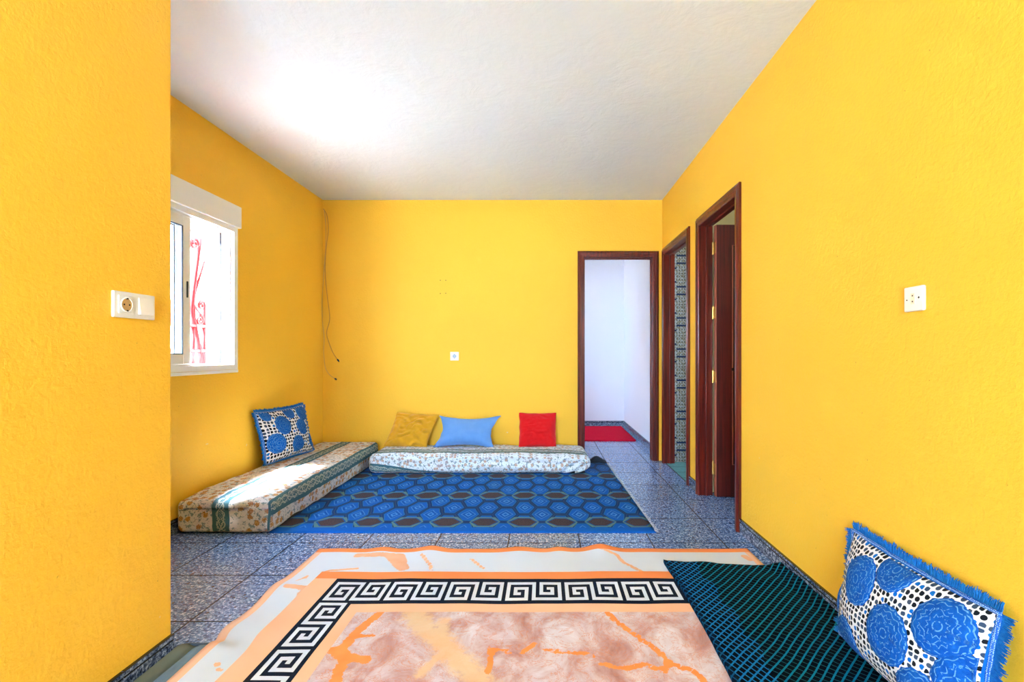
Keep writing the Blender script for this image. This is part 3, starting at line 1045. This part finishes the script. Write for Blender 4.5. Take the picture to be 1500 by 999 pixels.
gb = sheet('grey_blanket', frange(-1.270, -1.12, 44), frange(.35, 1.74, 60),
           gz,
           .012, [GREYCL, OLIVE], matf=lambda x, y: 1 if x < -1.232 else 0)
tag(gb, 'folded grey-blue blanket on the floor between the near left wall and the printed rug', 'blanket')
mb = MB(); mb.tube([(x, 1.738, .024) for x in frange(-1.264, -1.19, 8)], .006, 8)
mb.build('binding', GASKET, gb, True)

# ---------------------------------------------------------------- floor mattresses
def floral(name, bands, floral_base, fs=20, cols=(srgb(206, 166, 116), srgb(192, 156, 140), srgb(158, 112, 70))):
    """UV in metres, u across the mattress and down its side, v along"""
    M = Mat(name, rough=.85, spec=.2)
    U = M.coord('UV'); u, v, _ = M.sep(U)
    wob = (M.noise(U, 5, 2) - .5) * .012
    uu = u + wob
    c = M.mix(M.noise(U, 12, 3), *floral_base)
    # leaves and stems
    lf = M.noise(U, 40, 3, .6)
    dens = M.noise(U, 9, 2)
    c = M.mix(lf.step(.55, .585) * dens.step(.33, .42), c, srgb(132, 152, 162))
    c = M.mix(M.noise(M.scale(U, (1, 1.6, 1)), 85, 2).gt(.63) * dens.gt(.42), c, srgb(96, 118, 132))
    # flowers with rings
    d, k = M.voro(U, fs, .9, two=True)
    nz = (M.noise(U, fs * 5.5, 2) - .5) * .8
    dn = d + nz
    fl_ = dn.lt(.33) * k.gt(.42)
    ring = ((dn - .21).abs().lt(.045)).max(dn.lt(.07)).max((dn - .31).abs().lt(.02))
    fc = M.mix(k.gt(.75), cols[0], cols[1])
    c = M.mix(fl_, c, fc)
    c = M.mix(fl_ * ring, c, cols[2])
    for b0, b1 in bands:
        mid_, hw = (b0 + b1) / 2, (b1 - b0) / 2
        t = (uu - mid_).abs() / hw
        tb = t.lt(1.0)
        vv = (v * 52)
        sc = ((t - ((vv * 1.0).sin().abs() * .42 + .06)).abs().lt(.06)).max((t - ((vv * .5 + 1.2).sin().abs() * .34)).abs().lt(.045))
        lace = sc.max(M.noise(U, 120, 2).gt(.57) * t.lt(.52))
        bc = M.mix(lace, srgb(66, 104, 118), srgb(170, 178, 170))
        c = M.mix(tb, c, bc)
    M.color(c)
    M.bump(M.noise(U, 260, 2) + M.noise(U, 20, 3) * 2.0, .35, .003)
    return M.m

def mattress_mesh(name, L, Wd, Ht, r, zfun, uvf, disp, n=(70, 26, 12)):
    """rounded box, x = along (0..L), y = across (-W..0 from front to back), z up"""
    nl, nw, nh = n
    vs, fs, uvs = [], [], []
    idx = {}
    def vert(p, uv_):
        c = Vector((min(max(p[0], r), L - r), min(max(p[1], r), Wd - r), min(max(p[2], r), Ht - r)))
        d = Vector(p) - c
        q = c + d.normalized() * r if d.length > 1e-9 else Vector(p)
        vs.append(q); uvs.append(uv_)
        return len(vs) - 1
    def spaced(a, m):
        # denser near the rounded ends
        e = [r * (1 - cos(pi / 2 * i / 4)) * 1.0 for i in range(5)]
        mid = [r + (a - 2 * r) * i / m for i in range(1, m)]
        return e + mid + [a - q for q in reversed(e)]
    X_, Y_, Z_ = spaced(L, nl), spaced(Wd, nw), spaced(Ht, nh)
    def face(A, B, f, side):
        base = len(vs)
        for a in A:
            for b in B:
                p = f(a, b); vert(p, uvf(p, side))
        nb = len(B)
        for i in range(len(A) - 1):
            for j in range(nb - 1):
                q = (base + i * nb + j, base + (i + 1) * nb + j, base + (i + 1) * nb + j + 1, base + i * nb + j + 1)
                fs.append(q)
    face(X_, Y_, lambda a, b: (a, b, Ht), 'top')
    face(X_, Y_, lambda a, b: (a, Wd - b, 0), 'bottom')
    face(X_, Z_, lambda a, b: (a, 0, b), 'front')
    face(X_, Z_, lambda a, b: (a, Wd, Ht - b), 'back')
    face(Y_, Z_, lambda a, b: (0, Wd - a, b), 'left')
    face(Y_, Z_, lambda a, b: (L, a, b), 'right')
    out = []
    for p in vs:
        out.append(zfun(p + disp(p)))
    me = bpy.data.meshes.new(name)
    me.from_pydata(out, [], fs)
    uvl = me.uv_layers.new(name='UVMap')
    for lp in me.loops: uvl.data[lp.index].uv = uvs[lp.vertex_index]
    bm = bmesh.new(); bm.from_mesh(me)
    bmesh.ops.remove_doubles(bm, verts=bm.verts[:], dist=1e-4)
    bmesh.ops.recalc_face_normals(bm, faces=bm.faces[:])
    bm.to_mesh(me); bm.free()
    return me

nz3 = lambda p, f, s=0: mnoise.noise((p[0] * f + s, p[1] * f, p[2] * f))
# first mattress, along the left wall: local x along +Y, local y towards the wall
L1, W1, H1 = 1.86, .565, .205
F1 = floral('floral_cover_cream', [(.215, .315), (.545, .665)], (srgb(206, 200, 196), srgb(218, 218, 222)))
def uv1(p, side):
    x, y, z = p
    across = W1 - y                     # 0 at the wall .. W at the room side
    if side == 'top': return (across, x)
    if side == 'front': return (W1 + (H1 - z), x)
    if side == 'left': return (across, -(H1 - z))
    if side == 'right': return (across, L1 + H1 - z)
    return (across - 1, x)
def disp1(p):
    d = Vector((0, 0, 0))
    side = ss(.14, .03, p.z)
    d.y = -.010 * nz3(p, 5) * ss(.10, 0, p.y) + .012 * side * ss(.1, 0, p.y)
    d.z = .007 * nz3(p, 4, 3) + .004 * nz3(p, 11, 9) if p.z > .1 else 0
    d.x = .010 * nz3(p, 8, 5) * ss(.12, 0, p.x)
    if p.z > .15: d.z -= .012 * ss(.25, .0, p.x)
    # seam crease around the side panel
    if p.y < .06: d.z += -.006 * exp(-((p.x - .62) / .02) ** 2)
    return d
m1 = tag(empty('floor_mattress', (XL + .58, 2.858, .0)), 'cream floral floor mattress with teal bands running along the left wall', 'mattress')
m1.matrix_world = Matrix.Translation((XL + .588, 2.860, .002)) @ Matrix.Rotation(pi / 2, 4, 'Z')
me = mattress_mesh('cover', L1, W1, H1, .035, lambda p: p, uv1, disp1)
# local x -> +Y, local y -> -X : origin is the front right foot
cv = link('cover', me, m1, [F1], True)
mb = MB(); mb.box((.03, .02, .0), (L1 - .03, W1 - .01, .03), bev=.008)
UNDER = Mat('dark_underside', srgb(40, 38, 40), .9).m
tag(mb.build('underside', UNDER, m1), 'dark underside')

# second mattress along the back wall: local x along +X, local y towards the back wall
L2, W2, H2 = 1.93, .545, .180
F2 = floral('floral_cover_blue_white', [(.335, .395), (.43, .50), (.545 + .140, .545 + .215)], (srgb(208, 218, 232), srgb(226, 233, 243)), 27, (srgb(206, 190, 180), srgb(150, 178, 204), srgb(170, 130, 112)))
def uv2(p, side):
    x, y, z = p
    across = W2 - y
    tilt = .085 * ss(.75, .0, x) if side == 'front' else 0.0
    if side == 'top': return (across, x)
    if side == 'front': return (W2 + (H2 - z) - .035 + tilt, x)
    if side == 'left': return (across, -(H2 - z))
    if side == 'right': return (across, L2 + H2 - z)
    return (across - 1, x)
def disp2(p):
    d = Vector((0, 0, 0))
    if p.z > .1: d.z = .008 * nz3(p, 3.5, 1) + .004 * nz3(p, 10, 2)
    d.z -= .020 * (p.y / W2) * ss(.05, .18, p.z)
    e = ss(.14, 0, p.y)
    d.y += -.014 * e * nz3(p, 4, 8)
    # gathered folds: slanted at the right end, long shallow ones on the front
    f = sin((p.x * .8 - p.z * 1.3) * 70) * ss(1.55, 1.80, p.x) * e
    d.y += -.016 * f * ss(.17, .10, p.z)
    d.y += -.007 * e * sin(p.z * 75 + p.x * 2.5 + nz3(p, 2, 4) * 2) * ss(.75, 1.05, p.x) * ss(1.8, 1.5, p.x)
    d.x += .030 * nz3(p, 9, 2) * ss(1.8, 1.93, p.x) - .03 * ss(.07, 0, p.z) * ss(1.75, 1.93, p.x)
    d.z -= .015 * ss(1.7, 1.93, p.x) * ss(.05, .15, p.z)
    d.y -= .012 * e * ss(.10, .02, p.z)
    return d
m2 = tag(empty('floor_mattress', (-1.535, 4.238, .009)), 'blue-white floral floor mattress against the back wall under the three plain pillows', 'mattress')
me = mattress_mesh('cover', L2, W2, H2, .06, lambda p: p, uv2, disp2, (110, 24, 14))
link('cover', me, m2, [F2], True)
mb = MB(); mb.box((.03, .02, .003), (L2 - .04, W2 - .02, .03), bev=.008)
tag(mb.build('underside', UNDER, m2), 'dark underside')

# ---------------------------------------------------------------- pillows
def pillow_fn(w, h, t, pinch=.10, skew=0.0, seed=0.0, wrinkle=.006, wf=5.0, sag=.25, slant=None, back=.7):
    def f(u, v, side):
        x = w / 2 * u * (1 - pinch * (1 - v * v)) + skew * v * .5
        z = h / 2 * v * (1 - pinch * (1 - u * u))
        pf = max(0.0, (1 - abs(u) ** 2.4) * (1 - abs(v) ** 2.4)) ** .55 * (1 - sag * v)
        y = side * (t / 2 * pf) * (back if side > 0 else 1)
        if wrinkle:
            k = (1 - u * u) * (1 - v * v)
            sft = k ** .4
            if slant:
                q = v * slant[0] + u * slant[1] + .6 * mnoise.noise((u * 1.5 + seed, v * 1.5, 0))
                y += side * wrinkle * sft * (abs(sin(q * wf)) ** .6 - .5) * 2 * (0.5 + mnoise.noise((u * 2, v * 2, seed + 3)))
            y += side * wrinkle * sft * mnoise.noise((u * wf * .6 + seed, v * wf * .6, side))
            x += .012 * w * mnoise.noise((v * 3 + seed, u * 3, 1)); z += .012 * h * mnoise.noise((u * 3, v * 3 + seed, 5))
        return Vector((x, y, z + h / 2))
    return f

def pillow_mesh(name, f, n=44):
    vs, uvs, fs = [], [], []
    g = [sin(pi / 2 * (-1 + 2 * i / n)) for i in range(n + 1)]
    for side in (-1, 1):
        b = len(vs)
        for v in g:
            for u in g:
                vs.append(f(u, v, side)); uvs.append((u * side * -1, v))
        for j in range(n):
            for i in range(n):
                a = b + j * (n + 1) + i
                q = (a, a + 1, a + n + 2, a + n + 1)
                fs.append(q if side < 0 else q[::-1])
    me = bpy.data.meshes.new(name)
    me.from_pydata(vs, [], fs)
    uvl = me.uv_layers.new(name='UVMap')
    for lp in me.loops: uvl.data[lp.index].uv = uvs[lp.vertex_index]
    bm = bmesh.new(); bm.from_mesh(me)
    bmesh.ops.remove_doubles(bm, verts=bm.verts[:], dist=2e-4)
    bm.to_mesh(me); bm.free()
    return me

def cloth(name, c1, c2, fine=300):
    M = Mat(name, rough=.9, spec=.2)
    P = M.coord()
    M.b.inputs['Sheen Weight'].default_value = .25
    M.color(M.mix(M.noise(P, 14, 4, .6), c1, c2))
    M.bump(M.noise(P, fine, 2) * .5 + M.noise(P, 26, 3, .6, .5) * 1.5, .45, .004)
    return M.m

def place(loc, yaw, lean, roll=0.0):
    return Matrix.Translation(loc) @ Matrix.Rotation(yaw, 4, 'Z') @ Matrix.Rotation(-lean, 4, 'X') @ Matrix.Rotation(roll, 4, 'Y')

def seam(f, name, mat, parent, r=.003, n=36):
    g = [sin(pi / 2 * (-1 + 2 * i / n)) for i in range(n + 1)]
    pts = [f(u, -1, 1) for u in g] + [f(1, v, 1) for v in g[1:]] + [f(u, 1, 1) for u in reversed(g[:-1])] + [f(-1, v, 1) for v in reversed(g[:-1])]
    mb = MB(); mb.tube(pts, r, 5, caps=False)
    return mb.build(name, mat, parent, True)

R_ = math.radians
f = pillow_fn(.40, .335, .13, .05, .075, 1.0, .021, 7.5, .35, slant=(1.0, -.35))
YC = cloth('mustard_cotton', srgb(196, 140, 22), srgb(222, 164, 36))
p_ = empty('throw_pillow', mat=place((-1.275, 4.598, .165), 0, R_(20), R_(4)))
tag(p_, 'wrinkled mustard yellow throw pillow, leftmost of the three on the back mattress', 'pillow')
link('pillow_cover', pillow_mesh('pillow_cover', f, 64), p_, [YC], True); seam(f, 'seam', YC, p_)

f = pillow_fn(.59, .31, .15, .22, .05, 4.0, .004, 5.0, .45)
BC = cloth('denim_blue_cotton', srgb(84, 136, 206), srgb(112, 160, 222))
p_ = empty('throw_pillow', mat=place((-.735, 4.585, .168), 0, R_(22), R_(0)))
tag(p_, 'plain sky blue oblong pillow between the yellow and the red pillow', 'pillow')
link('pillow_cover', pillow_mesh('pillow_cover', f), p_, [BC], True); seam(f, 'seam', BC, p_)

f = pillow_fn(.355, .33, .12, .04, .0, 7.0, .006, 9.5, .3, slant=(1.0, -.12))
RC = cloth('red_cotton', srgb(196, 8, 16), srgb(222, 16, 24))
p_ = empty('throw_pillow', mat=place((-.062, 4.615, .168), 0, R_(19), R_(0)))
tag(p_, 'bright red square pillow, rightmost on the back mattress', 'pillow')
link('pillow_cover', pillow_mesh('pillow_cover', f, 64), p_, [RC], True); seam(f, 'seam', RC, p_)

# --- crochet cushions with blue medallions and fringe
def lace(name, dens, w, h):
    M = Mat(name, rough=.9, spec=.15)
    U = M.coord('UV'); u, v, _ = M.sep(U)
    V = M.comb(u * (w / .46), v * (h / .46))
    d, k = M.voro(V, dens, .42, two=True)
    e, _ = M.voro(V, dens, .42, 'DISTANCE_TO_EDGE', two=True)
    hole = e.gt(.12) * d.lt(.40)
    c = M.mix(M.noise(V, 60, 2), srgb(206, 206, 210), srgb(238, 238, 242))
    hc = M.mix(k.gt(.86), M.mix(k.gt(.5), srgb(22, 26, 34), srgb(58, 74, 98)), srgb(14, 104, 190))
    c = M.mix(hole, c, hc)
    rim = u.abs().gt(.985).max(v.abs().gt(.98))
    c = M.mix(rim, c, srgb(16, 96, 186))
    M.color(c)
    M.bump(1.0 - hole, .8, .006)
    return M.m
M_ = Mat('blue_crochet_medallion', rough=.85, spec=.2)
U = M_.coord('UV'); u, v, _ = M_.sep(U)          # polar: u radius 0..1, v angle
ang = v * 6.28318
n = M_.noise(U, 3, 2)
w1_ = u + ((ang * 6).sin().abs() - .5) * .10
ln = ((w1_ - .34).abs().lt(.018)).max((u + (ang * 9 + 1.5).sin().abs() * .10 - .66).abs().lt(.016)).max((u - .90 + (ang * 22).sin() * .015).abs().lt(.016)).max((u - .15).abs().lt(.020)).max((u - .52 + (ang * 5 + .7).sin() * .09).abs().lt(.015)).max((u - .78 + (ang * 12).sin() * .04).abs().lt(.014))
geo = M_.coord('Object')
c = M_.mix(M_.noise(geo, 40, 3), srgb(4, 58, 146), srgb(12, 104, 194))
c = M_.mix(ln * M_.noise(geo, 150, 2).gt(.45) * .7, c, srgb(110, 170, 216))
M_.color(c); M_.bump(M_.noise(geo, 170, 3) + ln, .8, .004)
MEDAL = M_.m
M_ = Mat('blue_fringe_yarn', rough=.8, spec=.25)
M_.color(M_.mix(M_.noise(M_.coord(), 120, 2), srgb(10, 84, 176), srgb(30, 140, 220)))
YARN = M_.m
M_ = Mat('blue_braid_white_stitch', rough=.8)
d, k = M_.voro(M_.coord(), 230, .3)
M_.color(M_.mix(d.lt(.32), srgb(14, 90, 184), srgb(176, 210, 232)))
BRAID = M_.m
BLUEBACK = cloth('blue_cushion_back', srgb(14, 90, 180), srgb(26, 116, 200))

def fringed_cushion(mat, label, w, h, t, skew, meds, dens, flen, seed, pinch=.07):
    f = pillow_fn(w, h, t, pinch, skew, seed, .005, 4.0, .2, back=.3)
    root = empty('fringed_cushion', mat=mat)
    tag(root, label, 'cushion')
    lm_ = lace('white_lace_cover', dens, w, h)
    me = pillow_mesh('lace_cover', f, 52)
    cvr = link('lace_cover', me, root, [lm_, BLUEBACK], True)
    ct = [p.center.y for p in me.polygons]
    me.polygons.foreach_set('material_index', [1 if c_ > 0.001 else 0 for c_ in ct])
    rnd = random.Random(int(seed * 10) + 5)
    for (u0, v0, r) in meds:
        NR, NA = 9, 40
        vs, uvs, fs = [], [], []
        for i in range(NR + 1):
            q = i / NR
            for a in range(NA):
                an = 2 * pi * a / NA
                rr_ = r * q * (1 + (.035 * sin(an * 14) if i == NR else 0))
                uu, vv = u0 + rr_ * cos(an) / (w / 2), v0 + rr_ * sin(an) / (h / 2)
                uu = max(-.97, min(.97, uu)); vv = max(-.965, min(.965, vv))
                p = f(uu, vv, -1)
                p.y -= .0015 + .007 * (1 - q ** 4) - (.004 if i == NR else 0)
                vs.append(p); uvs.append((q, a / NA))
        for i in range(NR):
            for a in range(NA):
                a2 = (a + 1) % NA
                fs.append((i * NA + a, i * NA + a2, (i + 1) * NA + a2, (i + 1) * NA + a))
        m_ = bpy.data.meshes.new('medallion'); m_.from_pydata(vs, [], fs)
        uvl = m_.uv_layers.new(name='UVMap')
        for lp in m_.loops: uvl.data[lp.index].uv = uvs[lp.vertex_index]
        link('medallion', m_, root, [MEDAL], True)
    # perimeter
    n = 60
    g = [-1 + 2 * i / n for i in range(n + 1)]
    per = [(u, -1) for u in g[:-1]] + [(1, v) for v in g[:-1]] + [(u, 1) for u in reversed(g[1:])] + [(-1, v) for v in reversed(g[1:])]
    P_ = [f(u, v, -1) for u, v in per]
    mb = MB(); mb.tube([p + Vector((0, -.003, 0)) for p in P_] + [P_[0] + Vector((0, -.003, 0))], .006, 6, caps=False)
    mb.build('braid', BRAID, root, True)
    mb = MB()
    c0 = Vector((0, 0, h / 2))
    N = len(P_)
    for k in range(N * 9):
        i = k // 9; t_ = (k % 9) / 9 + rnd.uniform(-.1, .1)
        p = P_[i].lerp(P_[(i + 1) % N], t_)
        tg = (P_[(i + 1) % N] - P_[i]).normalized()
        nrm = Vector((tg.z, 0, -tg.x))
        if nrm.dot(p - c0) < 0: nrm = -nrm
        rad = (p - c0).normalized()
        nrm = (nrm * .8 + rad * .35).normalized()
        tuft = .80 + .35 * mnoise.noise((k * .05, seed, 0)) + rnd.uniform(-.12, .12)
        L_ = flen * max(.4, tuft)
        sw = Vector((rnd.uniform(-.15, .15) + .3 * mnoise.noise((k * .03, seed, 8)), rnd.uniform(-.35, .25), rnd.uniform(-.2, .05)))
        a = p; b = p + nrm * L_ * .55 + sw * L_ * .2; c_ = p + nrm * L_ + sw * L_ * .6
        if c_.z < -.004: c_.z = -.004 ; b.z = max(b.z, -.003)
        mb.tube([a, b, c_], [.0017, .0017, .0010], 3, caps=False)
    tag(mb.build('fringe', YARN, root, True), kind='stuff')
    return root

fringed_cushion(place((XL + .142, 3.90, .222), R_(80), R_(8), R_(0)),
                'blue fringed cushion with lace and medallions on the left mattress against the left wall',
                .55, .40, .15, -.05,
                [(-.30, .38, .085), (.48, .16, .075), (.12, -.52, .075), (-.68, -.30, .085), (.16, .86, .06), (.72, .72, .075), (-.75, .86, .05), (.92, -.50, .06)], 8.5, .030, 2.0)
fringed_cushion(place((1.078, 1.495, .040), R_(-90), R_(9), R_(0)),
                'blue fringed lace cushion with medallions leaning on the right wall, nearest the camera',
                .58, .375, .20, -.02,
                [(-.44, .40, .085), (-.02, .90, .075), (.68, .50, .083), (.18, -.06, .088), (-.55, -.80, .085), (1.0, -.12, .09), (.62, -.68, .088), (-.95, -.25, .05)], 13, .040, 6.0, .05)

# ---------------------------------------------------------------- sockets and switches
def wall_frame(loc, yaw):
    return Matrix.Translation(loc) @ Matrix.Rotation(yaw, 4, 'Z')     # local -Y points out of the wall
def ring(mb, c, r0, r1, y0, y1, n=28, m=0):
    vs = []
    for r, y in ((r1, y0), (r1, y1), (r0, y1), (r0, y0)):
        for k in range(n):
            a = 2 * pi * k / n
            vs.append((c[0] + r * cos(a), y, c[1] + r * sin(a)))
    fs = []
    for q in range(3):
        for k in range(n):
            k2 = (k + 1) % n
            fs.append((q * n + k, q * n + k2, (q + 1) * n + k2, (q + 1) * n + k))
    mb.add(vs, fs, m)
def socket_insert(root, cx, cz, size, welmat):
    s = size / 2
    mb = MB(); mb.box((cx - s, -.0125, cz - s), (cx + s, -.0085, cz + s), bev=.0015)
    ins = mb.build('socket_insert', PLASTIC, root)
    mb = MB(); mb.disc((cx, -.0125, cz), (0, -1, 0), .0195, .0012, 28); mb.build('socket_well', welmat, ins, False)
    mb = MB(); ring(mb, (cx, cz), .0192, .0218, -.0125, -.0155); mb.build('socket_rim', PLASTIC, ins, True)
    mb = MB()
    for dx in (-.0095, .0095): mb.disc((cx + dx, -.0135, cz), (0, -1, 0), .0027, .0008, 12)
    mb.build('pin_hole', HOLE, ins)
    for dz in (-.0185, .0185):
        mb = MB(); mb.box((cx - .003, -.0165, cz + dz - .002), (cx + .003, -.0130, cz + dz + .002))
        mb.build('earth_clip', HOLE, ins)
# double plate on the near-left wall: outward is +X
r = empty('socket_and_switch', mat=wall_frame((XN + .0006, 1.543, 1.2085), R_(90)))
tag(r, 'white double wall plate with round socket and rocker switch on the near left wall', 'socket')
mb = MB(); mb.box((-.078, -.0095, -.040), (.078, -.0001, .040), bev=.003); mb.build('face_plate', PLASTIC, r)
socket_insert(r, -.0365, .0, .054, TANWELL)
mb = MB()
vs = [(.011, -.0095, -.026), (.065, -.0095, -.026), (.065, -.0095, .027), (.011, -.0095, .027), (.0115, -.0180, -.0255), (.0645, -.0180, -.0255), (.0645, -.0118, .0265), (.0115, -.0118, .0265)]
mb.add(vs, [(0, 1, 5, 4), (1, 2, 6, 5), (2, 3, 7, 6), (3, 0, 4, 7), (4, 5, 6, 7), (3, 2, 1, 0)])
mb.build('rocker', PLASTIC, r)
# socket on the back wall
r = empty('wall_socket', mat=wall_frame((-.881, YB - .0006, 1.028), 0))
tag(r, 'small white round-pin socket on the back wall above the pillows', 'socket')
mb = MB(); mb.box((-.042, -.0105, -.042), (.042, -.0001, .042), bev=.003); mb.build('face_plate', PLASTIC, r)
socket_insert(r, 0, 0, .056, BLUEWELL)
# old socket on the right wall: outward is -X
r = empty('wall_socket', mat=wall_frame((XR - .0006, 1.526, 1.229), R_(-90)))
tag(r, 'old ivory two-pin socket with screw plate on the right wall', 'socket')
mb = MB(); mb.box((-.040, -.0115, -.039), (.040, -.0001, .039), bev=.004); mb.build('face_plate', PLASTIC, r)
mb = MB(); mb.box((-.0085, -.0135, -.0165), (.0085, -.0110, .0165), bev=.001); ins = mb.build('socket_insert', OLDPLASTIC, r)
mb = MB()
for dz in (-.0085, .0095): mb.disc((0, -.0135, dz), (0, -1, 0), .0024, .0007, 12)
mb.build('pin_hole', HOLE, ins)
mb = MB(); mb.disc((-.0255, -.0115, -.002), (0, -1, 0), .0024, .0008, 12); mb.build('screw', STEEL, r)
mb = MB(); mb.disc((.0235, -.0115, .002), (0, -1, 0), .0036, .0008, 4); mb.build('screw_hole', HOLE, r)

# ---------------------------------------------------------------- loose cables in the far left corner
CABLE = Mat('yellowed_cable_sheath', srgb(222, 178, 92), .5).m
CABLE2 = Mat('brown_cable_sheath', srgb(206, 150, 58), .5).m
def bp(x, y, off=.010):
    Y = YB - off
    return Vector((x / 3.33 + 440 - 797, 0, 517 - (y / 3.33 + 280))) * (Y / FPX) + Vector((0, Y, H))
def cable(label, pts, tip, mat, off):
    ps = curve([bp(x, y, off + .004 * sin(i * 1.7)) for i, (x, y) in enumerate(pts)], 6)
    base = ps[0].copy()
    root = tag(empty('cable', base), label, 'cable')
    mb = MB(); mb.tube([p - base for p in ps], .0036, 7); mb.build('sheath', mat, root, True)
    mb = MB()
    d = (ps[-1] - ps[-4]).normalized()
    mb.tube([ps[-1] - base, ps[-1] - base + d * tip * .5, ps[-1] - base + d * tip], [.0075, .0085, .005], 8)
    tag(mb.build('connector', GASKET, root, True), 'dark bare end')
    return root
cable('thin yellowed cable hanging in the far left corner, ending higher and further right',
      [(112, 86), (130, 120), (136, 190), (128, 260), (122, 330), (122, 420), (132, 520), (143, 620), (128, 690), (140, 740), (160, 790), (180, 820)], .030, CABLE2, .012)
cable('longer pale cable hanging in the far left corner, ending lowest',
      [(116, 92), (124, 160), (124, 260), (118, 350), (112, 440), (106, 540), (108, 640), (116, 710), (114, 790), (122, 860), (142, 895), (168, 914)], .022, CABLE, .022)
